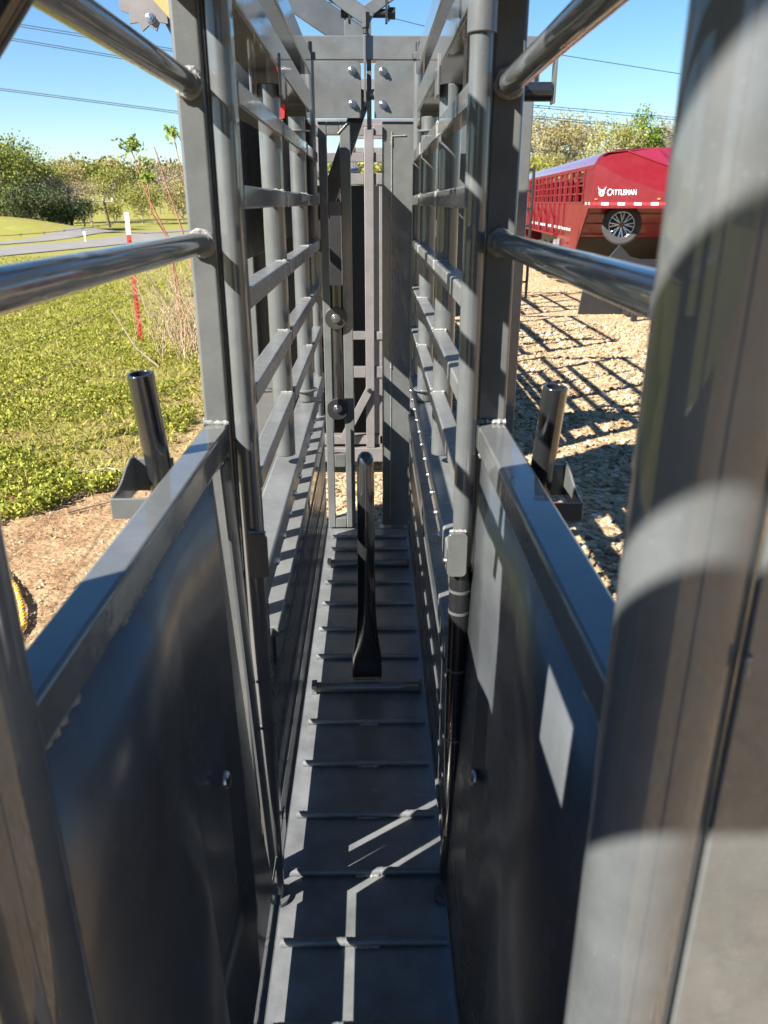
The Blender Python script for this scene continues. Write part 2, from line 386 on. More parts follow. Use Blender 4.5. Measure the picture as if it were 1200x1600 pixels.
# ---- rear cage: square posts, top rails, sheet panels, round rails, near pipes
def cage_side(sx, xi, xo, xf, xp, xe, yp):
    # xi/xo inner and outer face of post; xf floor edge; xp near pipe centre; xe inner edge of rail at near end
    post = MB().box((xi, 1.47, ZF), (xo, 1.515, 2.45)).build('square_post', GREY, chute, bev=.006)
    w_ = MB(); w_.bead((xi, 1.466, 1.306), (xo, 1.466, 1.306), .006); w_.build('weld', WELD, post)
    zt = 1.303
    wd = xo - xi
    # top rail (a square tube, slightly flared toward the camera)
    m = MB(); m.prism([(xi, 1.47), (xo, 1.47), (xe + wd, .50), (xe, .50)], 'Z', zt - .052, zt); rail = m.build('panel_top_rail', GREY, chute, bev=.006)
    # sheet: slants in to the floor with two pressed creases
    Ys = [1.331 if sx < 0 else 1.468, 1.32, 1.27, 1.05, .985, .50]
    def top(y): t = (1.47 - y) / .97; return xi + (xe - xi) * t - sx * -.012 * 1
    vs = []; fs = []
    rows = [(zt - .052, 0), (1.0, .22), (.72, .46), (.42, .74), (.271 if sx < 0 else .135, 1.0)]
    dep = [0, .0, .022, .026, 0, 0]
    for i, y in enumerate(Ys):
        for (z, t) in rows:
            xx = top(y) * (1 - t) + xf * t + sx * dep[i] * (.3 + t) * (1 if 0 < t < 1 else 0)
            vs.append((xx, y - (.16 * t if i in (1, 2) else .1 * t if i in (3, 4) else 0), z))
    k = len(rows)
    for i in range(len(Ys) - 1):
        for j in range(k - 1): fs.append((i * k + j, (i + 1) * k + j, (i + 1) * k + j + 1, i * k + j + 1))
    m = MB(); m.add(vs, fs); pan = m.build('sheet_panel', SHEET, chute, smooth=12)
    so_ = pan.modifiers.new('thickness', 'SOLIDIFY'); so_.thickness = .004; so_.offset = 0
    if sx < 0:
        MB().box((xf - .006, .5, .152), (xf - .001, 1.60, .250)).build('curb_plate', GREY, pan, bev=.001)
        MB().prism([(xf - .010, .255), (xf - .005, .255), (xi + .004, 1.25), (xi - .001, 1.25)], 'Y', 1.352, 1.425).build('filler_plate', SHEET, pan)
    for (a, b) in ((1.45, 1.36), (1.12, 1.04), (.93, .80), (.66, .56)):
        MB().bead((top(a) - sx * .001, a, zt - .056), (top(b) - sx * .001, b, zt - .056), .0085, .008).build('weld', WELD, pan)
    MB().prism([(xf - .006, .14), (xf + .006, .14), (xf + .006, .165), (xf - .006, .165)], 'Y', .5, 1.40).build('panel_foot_flange', GREY, pan, bev=.002)
    # panel bolt
    by, bz = (1.125, .742) if sx < 0 else (1.213, .666)
    t = .44 if sx < 0 else .52; bx = top(by) * (1 - t) + xf * t - sx * .002
    dome(pan, (bx, by, bz), (-sx, 0, .12), .016, .009)
    # round rails
    xr = (xi + xo) / 2
    for z in (1.634, 1.884):
        r = MB().tube([(xr if sx < 0 else xp, yp, z), (xr, 1.472, z)], .0185, 32).build('round_rail', GREYR, chute)
        ring = [(xr + .020 * math.cos(a), 1.464, z + .020 * math.sin(a)) for a in np.linspace(0, 2 * math.pi, 18)]
        m = MB(); m.tube(ring, [random.uniform(.004, .008) for _ in ring], 7, cap=False); m.build('weld', WELD, r)
    # near pipe and the flat door frame beside it
    MB().tube([(xp, yp, 0), (xp, yp, 2.6)], .045, 64).build('near_pipe', GREYR, chute)
    return post
cage_side(-1, -.279, -.327, XL, -.317, -.290, .52)
cage_side(1, .200, .256, XR, .2175, .206, .487)
MB().box((.2480, .4455, .05), (1.0, .4535, 2.6)).build('end_plate', GREY, chute, bev=.002)
MB().bead((.2490, .444, 1.42), (.2494, .444, 1.405), .003).build('weld', WELD, chute)
MB().box((-.72, .515, .05), (-.358, .523, 2.6)).build('end_plate', GREY, chute, bev=.002)  # out of view; width set so sun reaches the far right panel
# unseen tail frame added behind the near pipes; bars, sheet, plate shade the right
for (z0, z1) in ((2.006, 2.178), (2.276, 2.397), (2.53, 2.68)):
    MB().box((-.75, -.12, z0), (.60, -.08, z1)).build('tail_shade_bar', GREY, chute, bev=.004)
MB().box((-.345, -.45, .05), (-.337, .47, 1.44)).build('tail_shade_sheet', SHEET, chute, bev=.002)
m = MB(); m.box((-.345, .20, 1.44), (-.337, .50, 1.575)); m.box((-.345, .20, 1.555), (-.337, .30, 1.72)); m.box((-.345, .425, 1.555), (-.337, .50, 1.72)); m.box((-.345, .20, 1.69), (-.337, .50, 2.6)); m.build('tail_shade_plate', SHEET, chute, bev=.001)  # added blocker; its opening shapes the sun patch on the right panel
MB().tube([(-.385, -.10, 0), (-.385, -.10, 2.0)], .03, 32).build('tail_post', GREYR, chute)
MB().tube([(.2345, -.10, 0), (.2345, -.10, 2.0)], .03, 32).build('tail_post', GREYR, chute)
# slanting lever rod at upper left
MB().tube([(-.45, .78, 1.69), (-.293, .80, 1.885)], .013, 24).build('lever_rod', BLACK, chute)

# ---- pole sockets outside the cage
def socket(sx, px, py, pz, tilt):
    t = MB().pipe((px - sx * tilt, py + .02, pz - .02), (px, py, pz + .19), .0215, .0165).build('socket_tube', BLACK, chute, bev=.0015)
    bx = px - sx * tilt; bz = pz + .005
    # strap bracket: plate with a wavy outer leg, bent back to the rail
    xo, xi = bx + sx * .050, bx - sx * .02
    out = [(py - .105, bz + .010), (py - .105, bz - .024), (py + .03, bz - .024), (py + .03, bz + .040), (py + .005, bz + .039), (py - .02, bz + .031), (py - .055, bz + .016), (py - .08, bz + .011)]
    m = MB(); m.prism(out, 'X', xo - sx * .004, xo); m.box((xi - sx * .03, py - .108, bz - .024), (xo, py - .103, bz + .010)); m.box((xi, py + .022, bz - .024), (xo, py + .028, bz + .035))
    m.build('socket_bracket', GREY, t, bev=.0015)
socket(-1, -.375, 1.255, 1.255, -.012 * -1)
socket(1, .315, 1.33, 1.215, .012)

# ---- head gate
YG = 3.78
hg = MB().box((-.80, YG, 2.263), (.72, YG + .09, 2.353)).build('head_gate_beam', GREY, chute, bev=.004)
for s_, (x0, x1), c in ((0, (-.262, -.046), (1, 0, 0, 0)), (1, (.010, .205), (0, 1, 0, 0))):
    p = MB().prism(rrect(x0, x1, 2.041, 2.258, .022, corners=c), 'Y', YG - .008, YG).build('hinge_plate', GREY, hg, bev=.0015)
    for (bx, bz) in ((-.084, 2.222), (-.084, 2.096)) if s_ == 0 else ((.047, 2.219), (.047, 2.094)):
        hexbolt(p, (bx, YG - .008, bz), (0, -1, 0), .0135, .012, ZINC, .008)
MB().box((-.80, YG + .01, 2.03), (.72, YG + .09, 2.253)).build('header_tube', GREY, hg, bev=.004) if 0 else None
MB().box((-.80, YG + .012, 2.17), (-.05, YG + .085, 2.25)).build('header_tube', GREY, hg, bev=.004)
MB().box((.012, YG + .012, 2.17), (.72, YG + .085, 2.25)).build('header_tube', GREY, hg, bev=.004)
m = MB(); m.box((-.034, YG - .022, 2.085), (-.024, YG, 2.392)); m.build('centre_fin', GREY, hg, bev=.002)
m = MB(); m.box((-.022, YG + .03, 2.0), (-.002, YG + .06, 2.42)); m.build('centre_link', GREY, hg, bev=.002)
MB().tube([(-.012, YG + .02, 2.135), (.02, YG + .02, 2.135)], .021, 24).build('pivot_pin', GREYR, hg, bev=.003)
# left gate: ladder frame
gl = MB(); y0, y1 = YG + .012, YG + .052
xa, xb, xc, xd = -.238, -.200, -.143, -.096
gl.box((xa, y0, .112), (xb, y1, 2.03)); gl.box((xc, y0, .112), (xd, y1, 2.03))
for (z0, z1) in ((1.978, 2.03), (1.645, 1.705), (.445, .515), (.112, .165)): gl.box((xb + .0005, y0 + .001, z0), (xc - .0005, y1 - .001, z1))
gate1 = gl.build('gate_leaf', GREY, hg, bev=.004)
MB().bead((-.150, y0 - .001, 1.982), (-.106, y0 - .001, 2.026), .004).build('weld', WELD, gate1)
MB().tube([(-.172, YG + .034, .80), (-.172, YG + .034, 1.34)], .030, 24).build('rubber_bar', BLACK, gate1)
MB().box((-.2, YG + .02, 1.25), (-.144, YG + .05, 1.31)).build('bar_cap', GREY, gate1, bev=.002)
for z, nm in ((1.192, 'washer'), (.755, 'washer')):
    if z > 1: MB().tube([(-.176, YG - .010, z), (-.176, YG + .012, z)], .052, 40).build(nm, plain("dark_zinc", (.06, .06, .055), .35, .6), gate1, bev=.002)
    else: MB().prism([(-.176 + a, z + b) for a, b in rrect(-.052, .050, -.055, .050, .045)], 'Y', YG - .010, YG + .012).build(nm, DARK, gate1, bev=.002)
    hexbolt(gate1, (-.176, YG - .010, z), (0, -1, 0), .017, .012, ZINC, .004)
# right gate: broad folded post
g2 = MB().box((.044, YG + .010, .124), (.182, YG + .075, 2.03)).build('gate_leaf', GREY, hg, bev=.004)
w_ = MB(); w_.box((.0835, YG + .0065, .16), (.0875, YG + .0105, 1.99))
for z in (1.93, 1.5, 1.33, 1.15, .95): w_.bead((.0855, YG + .007, z), (.0855, YG + .007, z + .03 + .02 * random.random()), .0045)
w_.bead((.085, YG + .008, 1.972), (.150, YG + .008, 1.975), .003)
w_.build('weld_seam', WELD, g2)
# dark slanting handle bar behind the left leaf
MB().beam((-.24, YG + .12, 1.62), (-.03, YG + .12, 2.16), .07, .05, (0, 1, 0)).build('slanted_plate', BLACK, hg, bev=.004)
# outer frame of the head gate: stiles and side sheets
for (x0, x1, mt, d) in ((-.80, -.72, GREY, 0), (-.60, -.55, GREY, 0), (-.475, -.445, GREY, -.05), (.62, .70, GREY, 0)):
    MB().box((x0, YG + d, 0.05), (x1, YG + d + .06, 2.263)).build('frame_stile', mt, hg, bev=.005)
MB().box((.225, YG + .03, 1.20), (.62, YG + .036, 2.17)).build('side_sheet', GREY, hg, bev=.002)
MB().box((-.485, 3.05, 1.50), (-.477, 3.74, 2.20)).build('side_sheet', SHEET, hg, bev=.002)
MB().box((-.366, 3.17, 1.56), (-.358, 3.74, 2.12)).build('side_sheet', SHEET, hg, bev=.002)
MB().box((-.72, YG + .05, .10), (-.262, YG + .056, 2.17)).build('side_sheet', DARK, hg, bev=.002)  # dark material stands in for shade behind the left rails
MB().box((-.56, YG - .06, .30), (-.46, YG - .054, .96)).build('side_sheet', GREY, hg, bev=.002)
m = MB(); m.tube([(-.58, YG - .06, .86), (-.50, YG - .06, .865), (-.47, YG - .06, .86), (-.465, YG - .06, .80)], .009, 12); m.build('latch_hook', ZINC, hg)

# ---- top mechanism
tm = MB().box((XC - .30, 3.06, 2.56), (XC + .30, 3.12, 2.62)).build('overhead_bar', GREY, chute, bev=.004)
def link(a, b, w_, t_, mt=GREY): return MB().beam(a, b, w_, t_, (0, 1, 0)).build('link_arm', mt, tm, bev=.003)
link((-.376, 3.15, 2.518), (-.002, 3.15, 2.288), .050, .011)
link((.366, 3.166, 2.561), (-.022, 3.166, 2.315), .042, .011)
link((-.62, 3.90, 2.69), (-.05, 3.90, 2.35), .115, .012, SHEET)
MB().tube([(-.092, 3.18, 2.316), (.069, 3.18, 2.316)], .014, 16).build('pivot_rod', DARK, tm)
hexbolt(tm, (.060, 3.18, 2.316), (1, 0, 0), .020, .020, DARK, 0)
hexbolt(tm, (-.092, 3.18, 2.316), (-1, 0, 0), .016, .012, DARK, 0)
for xx in (-.081, .048): MB().box((xx, 3.15, 2.284), (xx + .008, 3.185, 2.350)).build('lug', DARK, tm)
MB().tube([(-.020, 3.13, 2.309), (-.020, 3.13, 2.263)], .0155, 6).build('hanging_bolt', DARK, tm)
MB().tube([(-.020, 3.13, 2.263), (-.020, 3.13, 2.246)], .010, 12).build('bolt_stud', DARK, tm)
m = MB(); m.prism([(-.115, 2.345), (-.02, 2.345), (-.02, 2.375), (-.098, 2.415), (-.115, 2.41)], 'Y', 3.80, 3.81); m.build('gusset', GREY, tm, bev=.002)
# left ratchet with yellow lever
rt = MB(); poly = []
for i in range(11):
    a = R(200 + i * 14); rr = .075 if i % 2 else .095; poly.append((-.735 + rr * math.cos(a), 2.32 + rr * math.sin(a)))
poly += [(-.66, 2.36), (-.72, 2.44), (-.80, 2.44), (-.83, 2.36)]
rat = rt.prism(poly, 'Y', 3.0, 3.01).build('ratchet_plate', FARGREY, chute, bev=.001)
hexbolt(rat, (-.728, 3.0, 2.265), (0, -1, 0), .013, .01, ZINC, .006)
MB().beam((-.76, 2.96, 2.40), (-.61, 2.96, 2.24), .045, .02, (0, 1, 0)).build('yellow_lever', OLIVE, rat, bev=.002)
MB().beam((-.705, 3.04, 2.34), (-.61, 3.04, 2.16), .05, .02, (0, 1, 0)).build('lever_plate', GREY, rat, bev=.002)
MB().box((-.84, 2.9, 2.44), (-.30, 3.05, 2.50)).build('cross_tube', GREY, rat, bev=.004)
# right roller arm
ra = MB().tube([(.30, 2.62, 2.008), (.535, 2.62, 2.008)], .0265, 28).build('roller', BLACK, chute, bev=.002)
MB().beam((.541, 2.62, 1.975), (.541, 2.62, 2.20), .006, .05, (0, 1, 0)).build('roller_plate', GREY, ra, bev=.001)
MB().box((.30, 2.60, 2.093), (.538, 2.64, 2.113)).build('roller_strap', GREY, ra, bev=.002)
# small red safety tag
MB().prism([(-.29, 1.955), (-.275, 1.985), (-.268, 1.98), (-.272, 1.945), (-.283, 1.94)], 'Y', 2.70, 2.704).build('red_clip', plain("red_plastic", (.6, .02, .02), .4), chute)


# ================================================================ ground and setting
def terrain_z(x, y):
    x = np.asarray(x, float); y = np.asarray(y, float)
    d = np.hypot(x, y)
    z = np.clip((d - 75) / 90, 0, 1) ** 1.3 * 2.6 + np.clip((d - 150) / 130, 0, 1) * 2.0
    z += (np.sin(x * .021 + 1) + np.sin(y * .017 + x * .008)) * .9 * np.clip((d - 90) / 120, 0, 1)
    # low grassy berm at the far left
    z += 1.15 * np.exp(-(((x + 21) / 5.5) ** 2 + ((y - 45) / 3.0) ** 2))
    return z
def make_ground():
    a = np.concatenate([np.linspace(-14, 14, 113), ]); 
    ext = 14 * 1.06 ** np.arange(1, 86); ax = np.concatenate([-ext[::-1], a, ext])
    n = len(ax); X, Y = np.meshgrid(ax, ax + 6, indexing='ij')
    Z = terrain_z(X, Y)
    near = np.clip(1 - (np.hypot(X, Y - 6) - 10) / 6, 0, 1)
    Z += near * (rng.random(X.shape) - .5) * .012 * (np.abs(X) > .8)
    v = np.stack([X, Y, Z], -1).reshape(-1, 3); i = np.arange(n * n).reshape(n, n)
    f = np.stack([i[:-1, :-1], i[1:, :-1], i[1:, 1:], i[:-1, 1:]], -1).reshape(-1, 4)
    me = bpy.data.meshes.new('ground'); me.from_pydata(v.tolist(), [], f.tolist()); me.update()
    o = finish('ground', me, GROUND, smooth=0); me.shade_smooth(); o['kind'] = 'structure'
make_ground()
def strip(name, pts, wid, mat, z=.006):
    m = MB(); L = []; Rr = []
    pts = [Vector((p[0], p[1], 0)) for p in pts]
    for k, p in enumerate(pts):
        d = (pts[min(k + 1, len(pts) - 1)] - pts[max(k - 1, 0)]).normalized(); nrm = Vector((-d.y, d.x, 0))
        for s_, A in ((1, L), (-1, Rr)):
            q = p + nrm * s_ * wid / 2; A.append((q.x, q.y, float(terrain_z(q.x, q.y)) + z))
    n = len(pts); m.add(L + Rr, [(i, i + 1, n + i + 1, n + i) for i in range(n - 1)])
    o = m.build(name, mat, smooth=0); o['kind'] = 'structure'
strip('road', [(-16.5 + .21 * (y - 18), y) for y in np.arange(-30, 74, 1)], 3.5, ASPH, .03)
strip('road', [(-21.2 + .235 * (y - 18), y) for y in np.arange(-30, 74, 1)], 1.7, ASPH, .03)

def quads(name, c, size, mat, parent=None, aspect=1.0, upbias=0., base=None):
    """many leaf sized faces centred on c"""
    n = len(c); size = np.broadcast_to(size, (n,))[:, None]
    u = rng.normal(size=(n, 3)); u /= np.linalg.norm(u, axis=1)[:, None]
    w_ = rng.normal(size=(n, 3)); w_[:, 2] += upbias; v = np.cross(u, w_); v /= np.linalg.norm(v, axis=1)[:, None] + 1e-9
    a = u * size * .5; b = v * size * .5 * aspect
    P = np.stack([c - a * .9 - b * .5, c + a * .1 - b, c + a - b * .1, c + a * .2 + b, c - a * .8 + b * .6], 1).reshape(-1, 3)
    F = np.arange(n * 5).reshape(n, 5)
    me = bpy.data.meshes.new(name); me.from_pydata(P.tolist(), [], F.tolist()); me.update()
    return finish(name, me, mat, parent, smooth=0, base=base)
def blades(name, base, h, wd, mat, lean=1.0):
    n = len(base); h = h[:, None]
    a = rng.random(n) * 2 * np.pi; d = np.stack([np.cos(a), np.sin(a), np.zeros(n)], 1)
    b = rng.random(n) * 2 * np.pi; l = np.stack([np.cos(b), np.sin(b), np.zeros(n)], 1) * h * lean * (.3 + rng.random(n)[:, None])
    wd = np.broadcast_to(wd, (n,))[:, None]; up = np.array([0, 0, 1.0])
    P = np.stack([base - d * wd, base + d * wd, base + d * wd * .6 + l * .4 + up * h * .6, base + l + up * h, base - d * wd * .6 + l * .4 + up * h * .6], 1).reshape(-1, 3)
    me = bpy.data.meshes.new(name); me.from_pydata(P.tolist(), [], np.arange(n * 5).reshape(n, 5).tolist()); me.update()
    return finish(name, me, mat, smooth=0)

# gravel chips (nobody could count them)
def stones():
    ico = bmesh.new(); bmesh.ops.create_icosphere(ico, subdivisions=1, radius=1)
    V = np.array([v.co[:] for v in ico.verts]); Fi = np.array([[v.index for v in f.verts] for f in ico.faces]); ico.free()
    def field(n, x0, x1, y0, y1, pw, s0, s1):
        y = y0 + (y1 - y0) * rng.random(n) ** pw; x = x0 + (x1 - x0) * rng.random(n); s = s0 + (s1 - s0) * rng.random(n) ** 3; return x, y, s
    parts = [field(26000, .45, 4.2, 2.2, 12, 1.7, .006, .034), field(6000, 2.0, 7.5, 8, 24, 1.4, .012, .03),
             field(3500, -.6, .45, 3.75, 8, 1.2, .007, .022), field(4500, -2.4, -.45, 1.6, 8, 1.2, .004, .012)]
    x, y, s = [np.concatenate(q) for q in zip(*parts)]
    n = len(x); sc = s[:, None] * (0.6 + .8 * rng.random((n, 3))); sc[:, 2] *= .6
    th = rng.random(n) * 6.283; ct, st = np.cos(th), np.sin(th)
    J = V[None] * (1 + .35 * (rng.random((n, len(V), 1)) - .5)) * sc[:, None]
    tx = rng.normal(size=n) * .35; J[..., 2] += J[..., 0] * tx[:, None]
    P = np.stack([J[..., 0] * ct[:, None] - J[..., 1] * st[:, None] + x[:, None], J[..., 0] * st[:, None] + J[..., 1] * ct[:, None] + y[:, None], J[..., 2] + (s * .25)[:, None]], -1).reshape(-1, 3)
    F = (Fi[None] + (np.arange(n) * len(V))[:, None, None]).reshape(-1, 3)
    me = bpy.data.meshes.new('gravel'); me.from_pydata(P.tolist(), [], F.tolist()); me.update()
    o = finish('gravel', me, STONE, smooth=0); o['kind'] = 'stuff'
stones()

# low weeds and grass on the left
def weeds():
    pts = []; sz = []
    def dens(x, y):
        return (np.sin(x * 2.1 + 3 * np.sin(y * 1.3)) + np.sin(y * 2.7 + x * 1.9) + np.sin(x * 5.1 - y * 3.3) * .6) / 2.6
    n = 19000
    y = 3.6 + 15 * rng.random(n) ** 1.5; x0 = np.where(y > 4.9, -1.5, -1.5 - (4.9 - y) * .8); x = x0 - rng.random(n) ** 1.2 * (2.2 + y * .6)
    keep = (dens(x, y) * 1.2 + np.minimum((x0 - x) * .5, (y - 4.3) * .5) - .1 + rng.normal(size=n) * .45) > .05
    x, y = x[keep], y[keep]; d = np.clip(dens(x, y), -.5, 1)
    hh = (.03 + .075 * np.clip(d + .3, 0, 1)) * (0.6 + .8 * rng.random(len(x)))
    for k in range(13):
        t = rng.random(len(x)); rr = .022 * (1.25 - t)
        pts.append(np.stack([x + rng.normal(size=len(x)) * rr, y + rng.normal(size=len(x)) * rr, hh * t + .004], 1)); sz.append(.016 + .016 * rng.random(len(x)))
    o = quads('weeds', np.concatenate(pts), np.concatenate(sz), WEED, aspect=.7); o['kind'] = 'stuff'
    n = 60000; y = 4 + 24 * rng.random(n) ** 1.3; x = np.where(y > 5.0, -1.65, -1.65 - (5.0 - y) * 1.1) - rng.random(n) * (1.8 + y * .66) + rng.normal(size=n) * .22 
    h = .03 + .05 * rng.random(n); b = np.stack([x, y, np.zeros(n)], 1)
    o = blades('grass', b, h, .003 + .0035 * rng.random(n) + y * .0002, leafy('grass_blades', (.15, .16, .025), (.46, .40, .11))); o['kind'] = 'stuff'
    n = 30000; y = 2.6 + 6.5 * rng.random(n) ** 1.2; x = -.9 - 2.6 * rng.random(n) ** .8
    a = rng.random(n) * 6.283; L = .010 + .050 * rng.random(n) ** 2.5; dx = np.cos(a) * L; dy = np.sin(a) * L; wv = .0012
    z0 = .004 + .012 * rng.random(n); z1 = .004 + .02 * rng.random(n)
    P = np.stack([np.stack([x - dy / L * wv, y + dx / L * wv, z0], 1), np.stack([x + dy / L * wv, y - dx / L * wv, z0], 1), np.stack([x + dx + dy / L * wv, y + dy - dx / L * wv, z1], 1), np.stack([x + dx - dy / L * wv, y + dy + dx / L * wv, z1], 1)], 1).reshape(-1, 3)
    me = bpy.data.meshes.new('straw_litter'); me.from_pydata(P.tolist(), [], np.arange(n * 4).reshape(n, 4).tolist()); me.update()
    o = finish('straw_litter', me, STRAW, smooth=0); o['kind'] = 'stuff'
weeds()
def stick(pts, r, label, group=None, mat=BARK):
    b = pts[0]; m = MB(); m.tube(pts, [r * (1 - .6 * k / (len(pts) - 1)) for k in range(len(pts))], 7)
    tag(m.build('stick', mat, base=b), label, 'stick', group)
stick([(-1.98, 4.42, .012), (-1.86, 4.50, .02), (-1.75, 4.66, .03), (-1.66, 4.74, .015)], .009, 'forked brown twig on bare dirt beside the left pole bracket')
stick([(-1.80, 4.28, .01), (-1.70, 4.36, .015), (-1.58, 4.47, .012)], .007, 'straight dark twig in front of the forked twig on the dirt')
stick([(-1.52, 4.92, .012), (-1.8, 5.05, .03), (-2.02, 5.0, .02), (-2.2, 4.9, .012)], .008, 'curved pale root lying at the edge of the weeds', mat=BARKP)
stick([(-2.35, 8.6, .02), (-2.7, 9.0, .16), (-3.0, 9.5, .36), (-3.2, 9.8, .52)], .012, 'leaning dark branch propped by the red fence post')
stick([(-1.42, 3.30, .008), (-1.40, 3.42, .012)], .006, 'short dark stub of twig near the yellow rope')

# yellow rope
def rope():
    A = [Vector(p) for p in ((-1.95, 3.62, .022), (-1.80, 3.45, .022), (-1.68, 3.30, .022), (-1.58, 3.12, .03), (-1.50, 2.95, .02), (-1.48, 2.6, .02), (-1.6, 2.2, .02))]
    P = []
    for k in range(len(A) - 1):
        for t in np.linspace(0, 1, 24, endpoint=False): P.append(A[k].lerp(A[k + 1], t))
    r_ = tag(thing('rope', 'twisted bright yellow rope with blue flecks lying on the dirt at far left', 'rope', (-1.7, 3.3, 0)), 'twisted bright yellow rope with blue flecks lying on the dirt at far left', 'rope')
    for s_ in range(3):
        m = MB(); q = []
        for i, p in enumerate(P):
            a = i * .55 + s_ * 2.094; q.append(p + Vector((math.cos(a) * .006, .5 * math.cos(a) * .006, math.sin(a) * .006)))
        m.tube(q, .0066, 8); m.build('strand', ROPE, r_)
    m = MB(); q = [p + Vector((math.cos(i * .55 + .9) * .0105, .5 * math.cos(i * .55 + .9) * .0105, math.sin(i * .55 + .9) * .0105)) for i, p in enumerate(P)]
    m.tube(q, .003, 6); m.build('tracer_strand', ROPEB, r_)
rope()

# barbed wire fence
FX = -3.05
fence = thing('barbed_wire_fence', 'barbed wire fence on a red steel post with white top, running beside the weeds', 'fence', (FX, 10.4, 0))
def tpost(y, lean=0):
    m = MB(); m.box((FX - .028, y - .004, -.1), (FX + .028, y + .004, 1.33)); m.box((FX - .004, y + .004, -.1), (FX + .004, y + .034, 1.33))
    z = .1
    while z < 1.3: m.box((FX - .006, y - .012, z), (FX + .006, y - .004, z + .018)); z += .055
    p = m.build('post', POSTRED, fence)
    m = MB(); m.box((FX - .0285, y - .0045, 1.33), (FX + .0285, y + .0045, 1.59)); m.box((FX - .0045, y + .0045, 1.33), (FX + .0045, y + .0345, 1.59)); m.build('white_top', POSTWHT, p)
for y in (10.4, 14.6, 5.2): tpost(y)
for z in (1.49, 1.15, .88, .585, .24):
    ys = [2.0, 5.2, 10.4, 14.6, 22, 34]; pts = []
    for a, b in zip(ys, ys[1:]):
        for t in np.linspace(0, 1, 10, endpoint=False): pts.append((FX - .026 + random.uniform(-.003, .003), a + (b - a) * t, z - .05 * 4 * t * (1 - t)))
    m = MB(); m.tube(pts, .0028, 6)
    y = 3.0
    while y < 18:
        k = min(range(len(pts) - 1), key=lambda i: abs(pts[i][1] - y)); p = Vector(pts[k])
        m.tube([(p.x - .012, p.y - .012, p.z - .014), (p.x + .012, p.y + .012, p.z + .014)], .0018, 5); m.tube([(p.x + .012, p.y - .012, p.z - .014), (p.x - .012, p.y + .012, p.z + .014)], .0018, 5); y += .13 if y < 12 else .3
    m.build('wire', WIRE, fence)

# saplings behind the left post
SAPLEAF = leafy('young_leaves', (.10, .17, .02), (.28, .34, .05))
def sapling(label, pts, r, tuft, red=True):
    b = (pts[0][0], pts[0][1], 0)
    t = thing('sapling', label, 'sapling', b, group='thin saplings behind the left post')
    P = [Vector(p) for p in pts]; Q = []
    for k in range(len(P) - 1):
        for u in np.linspace(0, 1, 6, endpoint=False): Q.append(P[k].lerp(P[k + 1], u) + Vector((random.uniform(-.004, .004), 0, 0)))
    Q.append(P[-1]); m = MB(); m.tube(Q, [r * (1 - .55 * i / len(Q)) for i in range(len(Q))], 7)
    for q in Q[3::2]: m.tube([q, q + Vector((random.uniform(-.02, .02), random.uniform(-.02, .02), .018))], [.005, .002], 5)
    m.build('stem', BARKR if red else BARKP, t)
    if tuft:
        c = P[-1]; n = int(90 * tuft); quads('leaves', np.array([c[:]]) + rng.normal(size=(n, 3)) * [.05 * tuft, .05, .035 * tuft] + [0, 0, .02], .04 + .035 * rng.random(n), SAPLEAF, t, aspect=.45)
Ys = 9.5
sapling('leaning sapling with the leftmost leaf tuft against the sky', [(-2.28, Ys, 0), (-2.33, Ys, 1.3), (-2.52, Ys, 1.75), (-2.66, Ys, 2.27)], .013, 1.2)
sapling('short sapling with leaf tuft below the skyline', [(-2.22, Ys + .15, 0), (-2.36, Ys + .1, 1.3), (-2.50, Ys, 1.6), (-2.51, Ys, 1.93)], .012, .8)
sapling('tall bare knobbly sapling without leaves in the middle', [(-2.0, Ys, 0), (-2.12, Ys, 1.2), (-2.28, Ys, 1.8), (-2.40, Ys, 2.27)], .013, 0)
sapling('sapling with the rightmost and highest leaf tuft', [(-1.93, Ys, 0), (-2.0, Ys, 1.1), (-2.08, Ys, 1.8), (-2.18, Ys, 2.40)], .011, 1.0)
def brush(label, cx, cy, n, spread, hmax, base, mat):
    m = MB()
    for k in range(n):
        x = cx + random.gauss(0, spread); y = cy + random.gauss(0, spread * 1.3); h = hmax * random.uniform(.3, 1); a = random.uniform(0, 6.28); l = random.uniform(.2, .7) * h
        pts = [(x, y, 0), (x + math.cos(a) * l * .3, y + math.sin(a) * l * .3, h * .5), (x + math.cos(a) * l * .8, y + math.sin(a) * l * .8, h * .9), (x + math.cos(a) * l * 1.2, y + math.sin(a) * l * 1.2, h * random.uniform(.8, 1.0))]
        m.tube(pts, [.005, .004, .003, .0015], 4)
        for j in range(2):
            p = Vector(pts[2]); m.tube([p, p + Vector((random.uniform(-.15, .15), random.uniform(-.15, .15), random.uniform(.0, .18)))], [.0025, .0012], 4)
    tag(m.build('dry_brush', mat, base=base), label, 'brush')
brush('tangle of dry tan canes and stems at the foot of the saplings', -2.0, 9.6, 230, .30, 1.15, (-2.0, 9.6, 0), plain('dry_canes', (.36, .27, .18), .9))
brush('low dry weed stalks left of the sapling tangle, by the red post', -2.65, 10.9, 60, .25, .7, (-2.65, 10.9, 0), plain('dry_stalks', (.42, .34, .2), .9))

